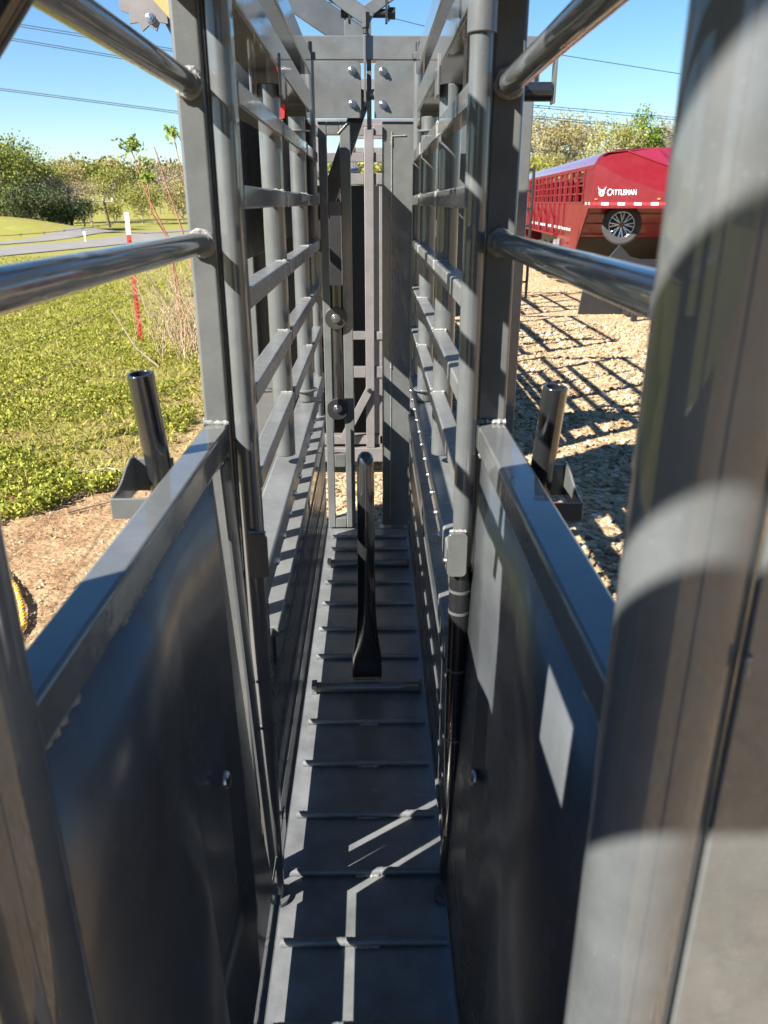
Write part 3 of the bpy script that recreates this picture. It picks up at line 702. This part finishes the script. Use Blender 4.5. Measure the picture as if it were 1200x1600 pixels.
# ---------------------------------------------------------------- trees
L_GREEN = leafy('spring_green_leaves', (.09, .12, .015), (.27, .30, .06))
L_BRIGHT = leafy('bright_green_leaves', (.07, .13, .012), (.17, .25, .03))
L_DARK = leafy('cedar_foliage', (.025, .042, .016), (.085, .11, .035), trans=.15)
L_BUD = leafy('tan_budding_leaves', (.20, .165, .06), (.40, .35, .14))
L_YEL = leafy('yellow_green_leaves', (.17, .175, .04), (.35, .35, .09))
L_GRY = leafy('grey_twigs', (.14, .11, .09), (.28, .23, .19), trans=.1)
TREES = 'trees beyond the yard'
def tree(label, x, y, h, rad, leaf, n, lsize, group, base_h=.3, bark=BARK, conif=False, nb=22, cat='tree', name='tree', twig=1.0):
    z0 = float(terrain_z(x, y)) - .05
    t = thing(name, label, cat, (x, y, z0), group=group)
    m = MB(); tips = []
    tr = h * .022
    trunk = [(x + random.uniform(-.02, .02) * h * k, y, z0 + h * .92 * k / 6) for k in range(7)]
    m.tube(trunk, [tr * (1 - .13 * k) for k in range(7)], 8)
    for k in range(nb):
        f = random.uniform(base_h, .9) if not conif else random.uniform(.1, .95)
        p = Vector((trunk[0][0], y, z0 + h * f)); a = random.uniform(0, 6.283)
        rr = rad * (math.sin(math.pi * min(1, (f - base_h) / (1.02 - base_h) * .8 + .2)) ** .7 if not conif else (1 - f) ** .8) * random.uniform(.7, 1.08)
        up = (h * (1 - f) * random.uniform(.3, .9)) if not conif else .02 * h
        q = p + Vector((math.cos(a) * rr * .55, math.sin(a) * rr * .55, up * .45)); e = p + Vector((math.cos(a) * rr, math.sin(a) * rr, up))
        m.tube([p, q, e], [tr * .35, tr * .22, tr * .07], 5); tips += [q, e, (q + e) / 2]
        for j in range(int(5 * twig)):
            b = q.lerp(e, random.random()); g = b + Vector((random.gauss(0, 1), random.gauss(0, 1), random.uniform(0, 1.3))).normalized() * rad * random.uniform(.2, .4)
            m.tube([b, g], [tr * .08, tr * .03], 4); tips.append(g)
    m.build('trunk', bark, t)
    if n:
        T = np.array([p[:] for p in tips]); c = T[rng.integers(0, len(T), n)] + rng.normal(size=(n, 3)) * rad * (.13 if not conif else .10)
        quads('crown', c, lsize * (.6 + .8 * rng.random(n)), leaf, t, aspect=.7)
GL = 'trees across the road on the left'
tree('dark bushy cedar clump filling the gap left of the berm cedars', -19.5, 48.5, 2.4, 1.7, L_DARK, 3600, .10, GL, .03, nb=36)
tree('round grey green bush at the foot of the first green tree', -22.4, 50, 2.3, 1.6, L_GREEN, 3000, .11, GL, .03, nb=30)
tree('reddish grey thicket between the cedars and the lone evergreen', -20.2, 54, 2.9, 1.9, L_GRY, 2600, .11, GL, .03, BARKP, nb=40)
tree('tan budding tree rising behind the lone evergreen', -27.5, 74, 4.6, 2.2, L_BUD, 4200, .14, GL, .1, BARKP, nb=36)
tree('yellow green budding tree behind the utility pole', -24.5, 80, 4.3, 2.0, L_YEL, 3600, .14, GL, .1, BARKP, nb=34)
tree('low yellow green thicket at the left edge of the pasture', -19.8, 72, 3.0, 2.0, L_YEL, 3800, .13, GL, .03, BARKP, nb=34)
tree('tan thicket joining the pole bush to the yellow green one', -17.2, 76, 3.2, 2.1, L_BUD, 3800, .13, GL, .03, BARKP, nb=34)
tree('rounded olive bush alone in the middle of the pasture', -20.5, 98, 2.4, 1.8, L_YEL, 2400, .14, GL, .03, nb=26)
tree('wide bare grey tree behind the middle sapling', -26.2, 108, 4.6, 3.0, L_GRY, 1600, .16, GL, .15, BARKP, nb=44)
tree('large bushy spring green tree at the far left edge', -23.2, 53, 4.75, 2.72, L_GREEN, 8840, 0.136, GL, .12, nb=40)
tree('second green tree right beside the large bushy one', -22.0, 56, 3.70, 1.84, L_GREEN, 4420, 0.124, GL, .15, nb=28)
tree('dark round cedar low at the left, behind the grassy berm', -20.3, 49, 1.91, 1.04, L_DARK, 4420, 0.093, GL, .05, conif=False, nb=30)
tree('dark cedar right of the round one by the berm', -18.6, 50, 1.52, 1.36, L_DARK, 4420, 0.093, GL, .05, nb=30)
tree('pinkish bare shrub between the dark cedars and green tree', -23.6, 60, 2.77, 1.60, L_GRY, 850, 0.099, GL, .1, BARKP, nb=40)
tree('tall narrow dark evergreen standing alone in front of the wood', -24.5, 66, 3.56, 1.00, L_DARK, 4420, 0.105, GL, .1, conif=True, nb=45)
tree('small green bushy tree below the narrow evergreen', -20.0, 58, 1.91, 0.96, L_GREEN, 2210, 0.087, GL, .1, nb=24)
tree('bare budding tree with pale forked trunk left of the utility pole', -20.8, 62, 3.17, 1.36, L_BUD, 1190, 0.081, GL, .2, BARKP, nb=30)
tree('dark leaning bare tree in the pasture behind the saplings', -24.0, 95, 3.70, 2.56, L_GRY, 850, 0.124, GL, .3, BARK, nb=34)
tree('yellow green bush in front of the pasture by the pole', -22.8, 74, 1.72, 1.12, L_YEL, 1530, 0.112, GL, .05, nb=20)
tree('grey twiggy tree at the back of the left group', -29, 72, 3.96, 1.92, L_GRY, 1530, 0.124, GL, .2, BARKP, nb=34)
for k, (x, y, hh) in enumerate(((-18.5, 50.5, 2.2), (-18.0, 50.0, 2.5))):
    tag(MB().tube([(x, y, float(terrain_z(x, y)) - .1), (x + .03, y, hh * .5), (x, y, hh)], [.10, .09, .07], 8).build('tree_stump', plain('black_bark', (.03, .026, .022), .9), base=(x, y, float(terrain_z(x, y)))), ('shorter' if k == 0 else 'taller') + ' dark bare trunk of the pair standing behind the far road', 'trunk')
GR = 'trees behind the red trailer'
tree('tan budding tree left of the others behind the trailer roof', 12.4, 62, 7.52, 2.34, L_BUD, 5100, 0.136, GR, .15, BARKP, nb=40)
tree('broad tan and grey budding tree behind the grated windows', 15.2, 66, 7.20, 2.70, L_BUD, 4420, 0.136, GR, .15, BARKP, nb=44)
tree('grey bare tree with upright twigs above the trailer roof', 16.4, 64, 7.12, 1.98, L_GRY, 850, 0.124, GR, .2, BARKP, nb=46)
tree('yellow green leafing tree over the middle of the roof', 16.2, 58, 6.56, 2.07, L_YEL, 4080, 0.124, GR, .15, BARKP, nb=38)
tree('tall bright green leafy tree above the trailer nose', 18.9, 60, 7.60, 1.71, L_BRIGHT, 3910, 0.149, GR, .25, nb=30)
tree('tan bushy tree right of the bright green one', 21.0, 62, 6.56, 1.98, L_BUD, 2550, 0.124, GR, .15, BARKP, nb=34)
tree('pale bare tree with fine twigs farthest right', 22.2, 60, 7.92, 2.70, L_GRY, 595, 0.099, GR, .25, BARKP, nb=60, twig=1.6)
tree('low yellow green tree at the left end of the trailer', 10.9, 56, 4.64, 1.71, L_YEL, 3060, 0.124, GR, .1, nb=28)
# far woods: reads as one mass
def wood(name, xs, ys, n, z_add, mats, hh=(4.5, 7.5)):
    cs = []; tr = MB()
    for k in range(n):
        x = random.uniform(*xs); y = random.uniform(*ys)
        if name == 'side_wood' and x > -.43 * y: continue
        if name == 'far_wood' and -75 < x < -24 and y < 176 - abs(x + 48) * .8: continue
        z = float(terrain_z(x, y)); h = random.uniform(*hh); r = h * .42
        c = (x, y, z + h * .58); m_ = 190
        d = rng.normal(size=(m_, 3)); d /= np.linalg.norm(d, axis=1)[:, None]; rr = rng.random((m_, 1)) ** .4
        p = d * rr * [r, r, h * .45] + c; j = random.choices(range(len(mats)), weights=[m[1] for m in mats])[0]; cs.append((j, p))
        for q in range(3): tr.tube([(x, y, z), (x + random.gauss(0, r * .5), y, z + h * random.uniform(.8, 1.08))], [.12, .03], 4)
    P = np.concatenate([p for j, p in cs]); J = np.repeat([j for j, p in cs], [len(p) for j, p in cs])
    o = quads(name, P, .42 + .4 * rng.random(len(P)), [m[0] for m in mats], aspect=.8)
    o.data.polygons.foreach_set('material_index', J.astype(np.int32)); o['kind'] = 'stuff'
    o2 = tr.build(name + '_trunks', BARKP, smooth=0); o2['kind'] = 'stuff'
wood('far_wood', (-200, 10), (148, 235), 1250, 0, [(L_BUD, 4), (L_YEL, 4), (L_GRY, 1.4), (L_GREEN, 1.6)])
wood('side_wood', (-90, -33), (78, 120), 230, 0, [(L_BUD, 3), (L_GRY, 3), (L_GREEN, 2)], (2.2, 4.2))
wood('yard_wood', (8, 70), (72, 100), 190, 0, [(L_BUD, 5), (L_GRY, 3), (L_YEL, 1)], (3.8, 6))
tag_back = wood('rear_wood', (-90, 90), (-110, -70), 160, 0, [(L_BUD, 4), (L_GRY, 2), (L_GREEN, 2)], (7, 11))

# utility poles and overhead lines
def pole(label, x, y, h, arm):
    t = thing('utility_pole', label, 'utility pole', (x, y, -.2), group='wooden utility poles across the road')
    MB().tube([(x, y, -.3), (x - .25, y, h)], [.12, .08], 10).build('pole', WOODP, t)
    MB().beam((x - .25 - arm, y - .12, h - .25), (x - .25 + arm, y - .12, h - .15), .12, .1).build('crossarm', plain('weathered_arm', (.45, .40, .32), .8), t)
    for q in (-.9, 0, .9): MB().tube([(x - .25 + q * arm, y - .12, h - .16), (x - .25 + q * arm, y - .12, h + .05)], [.06, .04], 8).build('insulator', WHITE, t)
pole('dark wooden utility pole with pale crossarm beyond the roads', -19.5, 62, 2.0, .75)
pole('thin pale pole farther off, just right of the dark utility pole', -29.8, 96, 3.6, .5)
def line(label, pts, gap, y=60):
    t = thing('overhead_line', label, 'power line', (pts[0][0], y, pts[0][1]), group='power lines crossing the sky')
    for g in ((0, -gap) if gap else (0,)):
        m = MB(); m.tube([(x, y + g, z + g) for x, z in pts], .022, 5); m.build('wire', DARK, t)
line('pair of thin power lines highest at the left, passing above the trailer trees at right', [(-80, 21.6), (-40, 15.3), (-23.1, 12.64), (-17, 11.78), (-3, 9.8), (10.5, 7.99), (19.4, 7.33), (45, 5.2)], .16)
line('second pair of power lines from the top at the left', [(-80, 21.0), (-40, 14.4), (-23.8, 11.84), (-14.84, 10.52), (-3, 8.9), (10.53, 7.32), (16.8, 6.81), (45, 4.2)], .14)
line('lowest pair of power lines at the left', [(-80, 16.6), (-40, 10.9), (-25.1, 8.9), (-13.4, 7.53), (0, 6.1), (30, 3.6)], .12)
line('single power line crossing high behind the chute top and over the trailer', [(-30, 20.5), (-3.37, 14.07), (3.37, 12.63), (12.45, 10.99), (20.8, 9.87), (50, 6.8)], 0)
# little marker between the roads
mk = thing('road_marker', 'small white marker post beside the far road', 'marker', (-13.5, 39.0, 0))
MB().box((-13.53, 38.98, 0), (-13.47, 39.02, .35)).build('stake', WHITE, mk); MB().box((-13.56, 38.97, .35), (-13.44, 39.03, .45)).build('plate', WHITE, mk)

# ================================================================ second and third chute in the row
def small_chute(cx, y0, label, full=True):
    t = thing('parked_chute', label, 'cattle chute', (cx, y0, 0), group='grey chutes parked in a row ahead')
    G = FARGREY
    MB().box((cx - .5, y0, .10), (cx + .5, y0 + .08, .195)).build('base_beam', G, t, bev=.004)
    MB().box((cx - .5, y0 + .02, .215), (cx + .5, y0 + .09, .275)).build('base_beam', G, t, bev=.004)
    for xx in (-.5, .44):
        for yy in (y0, y0 + 1.2, y0 + 2.5): MB().box((cx + xx, yy, .0), (cx + xx + .06, yy + .06, 2.3)).build('post', G, t, bev=.004)
        for z in ((2.24, 1.9, 1.55, 1.2, .95) if full else (2.24, 1.78, 1.32, 1.0)): MB().box((cx + xx + .01, y0 + .06, z), (cx + xx + .05, y0 + 2.5, z + .045)).build('rail', G, t, bev=.003)
        for yy in ((y0 + .62, y0 + 1.85) if full else (y0 + .5, y0 + 1.7, y0 + 2.1)): MB().tube([(cx + xx + .03, yy, .9), (cx + xx + .03, yy, 2.2)], .022, 14).build('bar', G, t)
        MB().box((cx + xx + .02, y0 + .06, .12), (cx + xx + .03, y0 + 2.5, .92)).build('side_sheet', SHEET, t)
    st = MB().box((-.048, y0, .195), (.008, y0 + .05, 2.10)).build('door_stile', G, t, bev=.004) if full else None
    if full:
        MB().box((.040, y0 + .02, .195), (.066, y0 + .06, 1.85)).build('door_stile', G, t, bev=.003)
        for (z0, z1) in ((2.06, 2.12), (1.92, 1.97), (1.80, 1.86), (.66, .73), (.90, .95)):
            MB().box((-.30, y0 + .012, z0), (-.0485, y0 + .045, z1)).build('door_rail', G, t, bev=.003)
            MB().box((.0085, y0 + .012, z0), (.30, y0 + .045, z1)).build('door_rail', G, t, bev=.003)
        MB().beam((-.20, y0 - .02, .26), (-.02, y0 - .02, .60), .05, .012, (0, 1, 0)).build('latch_arm', G, t, bev=.002)
        hexbolt(t, (-.026, y0 - .026, .585), (0, -1, 0), .012, .008, DARK, 0)
        for x in (-.19, -.155): MB().box((x, y0 + .05, .95), (x + .014, y0 + .08, 1.8)).build('slat', G, t)
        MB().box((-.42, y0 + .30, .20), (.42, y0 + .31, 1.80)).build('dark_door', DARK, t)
        MB().tube([(-.30, y0 + .26, .30), (-.30, y0 + .26, 1.2)], .04, 16).build('cylinder', BLACK, t)
        MB().tube([(-.20, y0 + .10, 1.86), (-.08, y0 + .10, 1.875)], .02, 12).build('hose_fitting', ALU, t)
    for yy in (y0 + .1, y0 + 2.4): MB().box((cx - .5, yy, 2.30), (cx + .5, yy + .06, 2.36)).build('top_beam', G, t, bev=.004)
    return t
small_chute(0.0, 4.95, 'grey cattle chute directly ahead, seen through the gap in the head gate')
small_chute(0.25, 8.6, 'third grey chute standing farther ahead behind the second one', False)
small_chute(0.9, 12.2, 'farthest grey chute of the row, mostly hidden by the others', False)

# ================================================================ red livestock trailer (local coordinates)
ang = math.atan2(.68, 11)
TR = thing('livestock_trailer', 'red gooseneck livestock trailer with slatted open side and white lettering', 'trailer', (3.98, 15.2, -.08), -ang, local=True)
Lt, Wt = 10.6, 2.1
# roof with rounded shoulder, side sheets, posts
def arc_roof():
    pr = [(0, 2.37)]
    for i in range(7): a = R(180 - i * 15); pr.append((.30 + .30 * math.cos(a), 2.37 + .30 * math.sin(a) * .9))
    pr += [(Wt / 2, 2.70)] + [(Wt - x, z) for x, z in reversed(pr)]
    n = len(pr); m = MB(); inner = [(x * .985 + .015, z - .02) for x, z in pr]
    poly = pr + inner[::-1]
    m.prism(poly, 'Y', .05, Lt); return m
roof = arc_roof().build('roof', ROOF, TR, smooth=50)
MB().prism([(.04, .62), (.04, 2.36), (Wt, 2.36), (Wt, .62)], 'Y', Lt - .04, Lt).build('rear_wall', REDD, TR)
side = MB(); side.prism([(0.25, 1.69), (1.72, .52), (2.55, .52), (2.55, 1.77), (.80, 1.77)], 'X', 0, .03)   # front sheet panel with raking edge
side.prism([(0, 1.69), (.25, 1.69), (.80, 1.77), (.80, 2.37), (0, 2.37)], 'X', 0, .03)
sidep = side.build('front_side_sheet', RED, TR, smooth=20)
MB().prism([(.20, 1.69), (.30, 1.69), (1.80, .50), (1.70, .50)], 'X', -.012, 0).build('raked_edge', RED, sidep, bev=.004)
low = MB().box((.012, 2.4, 1.13), (.03, Lt, 1.77)).build('lower_side_sheet', RED, TR)
for z in (1.20, 1.34, 1.50, 1.64): MB().box((0, 2.56, z), (.012, Lt, z + .025)).build('corrugation', RED, low)
MB().box((-.10, 3.6, 1.09), (.03, Lt - .1, 1.13)).build('fender_ledge', RED, low, bev=.004)
MB().box((.0, 1.9, .55), (.03, 3.6, 1.12)).build('step_panel', REDD, TR, bev=.004)
stp = TR.children[-1]
for z in (.62, .72, .85, .98): MB().box((-.02, 2.1, z), (0, 3.5, z + .03)).build('step_rib', RED, stp)
for k in range(14):                                           # grated opening bars
    y = .86 + k * .70
    if k in (2, 3): pass
    MB().box((-.015, y, 1.13 if k > 2 else 1.77), (.045, y + .07, 2.38)).build('side_post', RED, TR, bev=.006)
for z in (1.93, 2.08, 2.22): MB().box((.005, .93, z), (.035, Lt, z + .028)).build('side_slat', RED, TR)
MB().box((-.005, .82, 1.765), (.04, Lt, 1.80)).build('sill_rail', RED, TR, bev=.004)
MB().box((-.005, .05, 2.35), (.04, Lt, 2.42)).build('eave_rail', RED, TR, bev=.004)
for k in range(26):
    y = 1.9 + k * .33; MB().box((.0, y, 1.80), (.015, y + .018, 2.36)).build('thin_bar', REDD, TR)
for k in range(5):
    y = 4.1 + k * 1.15; m = MB(); m.tube([(-.03, y, 1.13), (-.03, y + .02, 1.40), (-.03, y + .75, 1.66)], .025, 8); m.build('brace', RED, TR)
# far side wall, floor, front bulkhead
fs = MB(); fs.box((Wt - .03, .05, .6), (Wt, Lt, 1.77)); fs.build('far_side_sheet', REDD, TR)
for k in range(14): MB().box((Wt - .05, .3 + k * .74, 1.77), (Wt, .37 + k * .74, 2.38)).build('far_post', REDD, TR)
for z in (1.93, 2.08, 2.22): MB().box((Wt - .035, .3, z), (Wt - .01, Lt, z + .028)).build('far_slat', REDD, TR)
MB().box((.03, 1.8, .56), (Wt - .03, Lt - .05, .62)).build('floor', REDD, TR)
MB().prism([(1.80, .52), (1.84, .52), (.36, 1.70), (.32, 1.70)], 'X', .03, Wt).build('bulkhead', REDD, TR)
bk = TR.children[-1]
MB().prism([(1.79, .52), (1.80, .52), (1.02, 1.14), (1.01, 1.14)], 'X', .05, Wt).build('bulkhead_shade', plain('bulkhead_shade_dark', (.006, .006, .007), .7), TR)  # dark sheet paints the shade on the lower bulkhead
for z in (1.2, 1.4, 1.58):
    yy = 1.80 - (z - .52) * 1.254; MB().box((.06, yy - .03, z), (Wt, yy, z + .03)).build('bulkhead_rib', REDD, bk)
# nose: lower vertical panel, sloped shoulder facets, top slope
nx, ny = .905, -.42                                            # direction of the nose panel
def N(s, z, inn=0): return (s * nx - inn * ny * -1 * 0 + inn * .42, s * ny + inn * .905, z)
LN = 2.4
m = MB(); m.add([N(0, 1.69), N(LN, 1.69), N(LN, 1.80), N(1.3, 1.93), N(.55, 2.18), N(.06, 2.42), N(0, 2.40)], [(0, 1, 2, 3, 4, 5, 6)])
nose = m.build('nose_panel', RED, TR, smooth=0); q = nose.modifiers.new('thickness', 'SOLIDIFY'); q.thickness = .02
m = MB(); m.add([N(.0, 2.40), N(.06, 2.42), N(.55, 2.18), N(1.3, 1.93), N(LN, 1.80), N(LN + .2, 2.0, .5), N(1.35, 2.32, .35), N(.45, 2.64, .30), (.30, .12, 2.64), (.12, .05, 2.56)],
                [(0, 1, 8, 9), (1, 2, 7, 8), (2, 3, 6, 7), (3, 4, 5, 6)]); m.build('nose_shoulder', RED, TR, smooth=25)
m = MB(); m.add([N(.45, 2.645, .30), N(1.35, 2.325, .35), N(LN + .2, 2.005, .5), (Wt, -.2, 2.05), (Wt, .06, 2.69), (Wt / 2, .06, 2.70), (.32, .06, 2.66)], [(0, 1, 2, 3, 4, 5, 6)])
m.build('nose_top', ROOF, TR, smooth=0)
MB().tube([N(.45, 2.655, .30), N(1.35, 2.335, .35), N(LN + .2, 2.015, .5)], .018, 8).build('nose_seam', RED, TR)
m = MB(); m.add([N(0, 1.688), N(LN, 1.688), (Wt, .9, 1.688), (0, .3, 1.688)], [(0, 1, 2, 3)]); m.build('nose_underside', REDD, TR, smooth=0)
# reflective strip
for q_ in (.62, 1.55): MB().beam(N(q_, 1.70), N(q_, 1.80 + .36 * max(0, 1.2 - q_)), .006, .012, (nx, ny, 0)).build('panel_seam', REDD, nose)
for q_ in (.05, 1.15, 2.0): MB().beam(Vector(N(q_, 1.845)) + Vector((-.42, -.905, 0)) * .01, Vector(N(q_ + .05, 1.845)) + Vector((-.42, -.905, 0)) * .01, .012, .02).build('marker_light', plain('amber_lens', (.6, .2, .02), .3), nose)
for zz in (1.80, 2.10, 2.34): MB().box((-.02, .80, zz - .03), (-.008, .84, zz + .03)).build('door_hinge', REDD, sidep)
for q_ in np.arange(.08, 2.3, .12): MB().tube([Vector(N(q_, 1.712)), Vector(N(q_, 1.712)) + Vector((-.42, -.905, 0)) * .008], .007, 6).build('rivet', RED, nose)
k = 0; s_ = .02
while s_ < LN - .1:
    for (ln, mt, nm) in ((.16, REFL, 'red_tape'), (.13, WHITE, 'white_tape')):
        a = Vector(N(s_, 1.765)); b = Vector(N(min(s_ + ln - .003, LN), 1.765)); MB().beam(a + Vector((-.42, -.905, 0)) * .006, b + Vector((-.42, -.905, 0)) * .006, .004, .045).build(nm, mt, nose); s_ += ln
for y in (.0, .16, .32, .48): MB().box((-.006, y + .02, 1.745), (0, y + .09, 1.79)).build('tape', WHITE if int(y / .16) % 2 else REFL, sidep)
for k in range(4): MB().box((-.006, 2.0 + k * .30, 1.24), (-.001, 2.14 + k * .30, 1.29)).build('white_tape', WHITE, sidep)
for k in range(22): MB().box((-.006, 3.0 + k * .33, 1.245), (-.001, 3.14 + k * .33, 1.30)).build('white_tape', WHITE, low)
for k in range(24): MB().box((-.004, 2.1 + k * .32, 1.165), (-.0005, 2.2 + k * .32, 1.205)).build('drain_slot', DARK, low)
# lettering and longhorn mark
def letter(txt, size, origin, dirx, mat, name, parent, shear=0, thick=.004, sx=1):
    c = bpy.data.curves.new(name, 'FONT'); c.body = txt; c.size = size; c.extrude = thick; c.shear = shear; c.space_character = 1.06; c.offset = .0
    o = bpy.data.objects.new('tmp', c); S.collection.objects.link(o); dg = bpy.context.evaluated_depsgraph_get(); dg.update()
    me = bpy.data.meshes.new_from_object(o.evaluated_get(dg)); bpy.data.objects.remove(o)
    d = Vector(dirx).normalized(); n_ = d.cross(Vector((0, 0, 1)))
    M = Matrix(((d.x * sx, 0, n_.x, origin[0]), (d.y * sx, 0, n_.y, origin[1]), (d.z * sx, 1, n_.z, origin[2]), (0, 0, 0, 1)))
    me.transform(M); me.materials.clear()
    return finish(name, me, mat, parent, smooth=0)
o0 = Vector(N(.26, 1.90)) + Vector((-.42, -.905, 0)) * .008
letter('C', .165, o0, (nx, ny, 0), WHITE, 'lettering', nose, .0, sx=.74)
o1 = Vector(N(.335, 1.912)) + Vector((-.42, -.905, 0)) * .008
letter('ATTLEMAN', .128, o1, (nx, ny, 0), WHITE, 'lettering', nose, .0, sx=.66)
m = MB(); e = Vector((-.42, -.905, 0)) * .009
def hd(pl):
    f = [Vector(N(.165 + u * .9, 1.965 + v * .9)) + e for u, v in pl]; b = [p - e * .6 for p in f]; n = len(f)
    m.add(f + b, [tuple(range(n)), tuple(range(2 * n - 1, n - 1, -1))] + [(i, (i + 1) % n, (i + 1) % n + n, i + n) for i in range(n)])
for sg in (-1, 1):
    hd([(sg * .012, .045), (sg * .055, .05), (sg * .085, .105), (sg * .070, .055), (sg * .060, .030), (sg * .012, .022)][::sg])
    hd([(sg * .006, .03), (sg * .048, .02), (sg * .056, -.02), (sg * .040, -.065), (sg * .012, -.085), (sg * .004, -.08), (sg * .018, -.03), (sg * .010, -.0)][::sg])
m.build('steer_head_mark', WHITE, nose, smooth=0)
MB().prism([(1.7, 2.50), (1.9, 2.47), (1.9, 2.52)], 'X', -.01, 0) if 0 else None
# wheels, spare, jack
def wheel(x, y, z, r, w_, rimr, axis, parent, spokes=6, name='wheel'):
    ax = Vector(axis).normalized(); c = Vector((x, y, z)); pts = []; rr = []
    prof = [(-.5, rimr), (-.5, r * .90), (-.42, r * .97), (-.25, r), (.25, r), (.42, r * .97), (.5, r * .90), (.5, rimr), (.3, rimr * .97), (-.3, rimr * .97), (-.5, rimr)]
    n = 40; u = Vector((0, 0, 1)); v = ax.cross(u); vs = []; fs = []
    for (t, q) in prof: vs += [c + ax * t * w_ + (u * math.cos(6.2832 * i / n) + v * math.sin(6.2832 * i / n)) * q for i in range(n)]
    for k in range(len(prof) - 1): fs += [(k * n + i, k * n + (i + 1) % n, (k + 1) * n + (i + 1) % n, (k + 1) * n + i) for i in range(n)]
    m = MB(); m.add(vs, fs); tyre = m.build('tyre', RUBBER, parent, smooth=30)
    MB().pipe(c - ax * w_ * .35, c + ax * w_ * .46, rimr, rimr * .93, 36).build('rim_ring', ALU, tyre, bev=.002)
    MB().tube([c - ax * w_ * .35, c - ax * w_ * .3], rimr * .95, 32).build('rim_back', DARK, tyre)
    for k in range(spokes):
        for dd in (-.16, .16):
            a = 6.2832 * k / spokes; p = c + ax * w_ * .36 + (u * math.cos(a) + v * math.sin(a)) * rimr * .2; q = c + ax * w_ * .40 + (u * math.cos(a + dd) + v * math.sin(a + dd)) * rimr * .97
            MB().beam(p, q, .022, .02, ax).build('spoke', ALU, tyre, bev=.003)
    MB().tube([c + ax * w_ * .30, c + ax * w_ * .46], rimr * .2, 16).build('hub', plain('rusty_red_hub', (.2, .06, .04), .6) if name == 'spare' else DARK, tyre)
    return tyre
wheel(.66, .34, 1.40, .36, .20, .235, (-.25, -1, 0), TR, 8, 'spare')
for y in (4.6, 5.6, 6.6): wheel(.10, y, .48, .40, .24, .21, (-1, 0, 0), TR, 6)
jk = MB(); jk.prism([(3.05, .30), (3.2, .95), (3.45, 1.02), (3.60, .88), (3.85, .45), (3.85, .2)], 'X', -.10, -.02); jk.build('mud_guard', FARGREY, TR, bev=.01)
MB().tube([(-.05, 3.0, .3), (-.05, 3.0, 1.05)], .035, 12).build('jack_leg', FARGREY, TR)
MB().box((.30, 3.6, .35), (1.9, 8.2, 1.08)).build('axle_frame', DARK, TR)
MB().box((1.7, -1.2, .9), (1.85, -1.05, 1.7)).build('gooseneck_post', REDD, TR)

# black steel equipment in front of the trailer
bx = thing('black_steel_frame', 'low black steel loader attachment standing under the trailer nose', 'equipment', (4.6, 12.6, 0))
m = MB(); m.prism([(3.36, 0), (6.2, 0), (6.2, .86), (4.30, .86), (4.12, .90), (3.93, 1.08), (3.75, .86), (3.42, .52)], 'Y', 13.05, 13.09); m.build('back_plate', DARK, bx, bev=.004)
MB().box((3.98, 12.2, .48), (5.9, 12.28, .56)).build('front_rail', DARK, bx, bev=.004)
MB().box((3.98, 12.2, 0), (4.06, 12.28, .48)).build('front_leg', DARK, bx, bev=.004)
MB().box((3.98, 12.28, .50), (4.06, 13.05, .56)).build('side_rail', DARK, bx, bev=.004)
MB().box((4.06, 12.7, .02), (5.9, 13.0, .40)).build('box_body', DARK, bx, bev=.01)
MB().prism([(4.85, .56), (5.10, .56), (5.02, 1.12), (4.94, 1.12)], 'Y', 12.22, 12.26).build('upright_plate', FARGREY, bx, bev=.004)
for k in range(6): MB().tube([(4.72 + k * .13, 12.19, .58), (4.72 + k * .13, 12.19, .66)], .02, 8).build('bolt', ALU, bx)
# narrow black ladder-like gate standing left of the trailer
g = thing('black_gate', 'narrow black barred gate standing upright at the rear left of the red trailer', 'gate', (3.30, 15.5, 0))
for x in (2.74, 2.93): MB().tube([(x, 15.4, 0), (x, 15.4, 2.30)], .028, 12).build('stile', BLACK, g)
for z in (.3, .7, 1.0, 1.3, 1.6, 1.9, 2.26): MB().tube([(2.74, 15.4, z), (2.93, 15.4, z)], .022, 10).build('bar', BLACK, g)
# dark machine parked left ahead, seen only between the bars
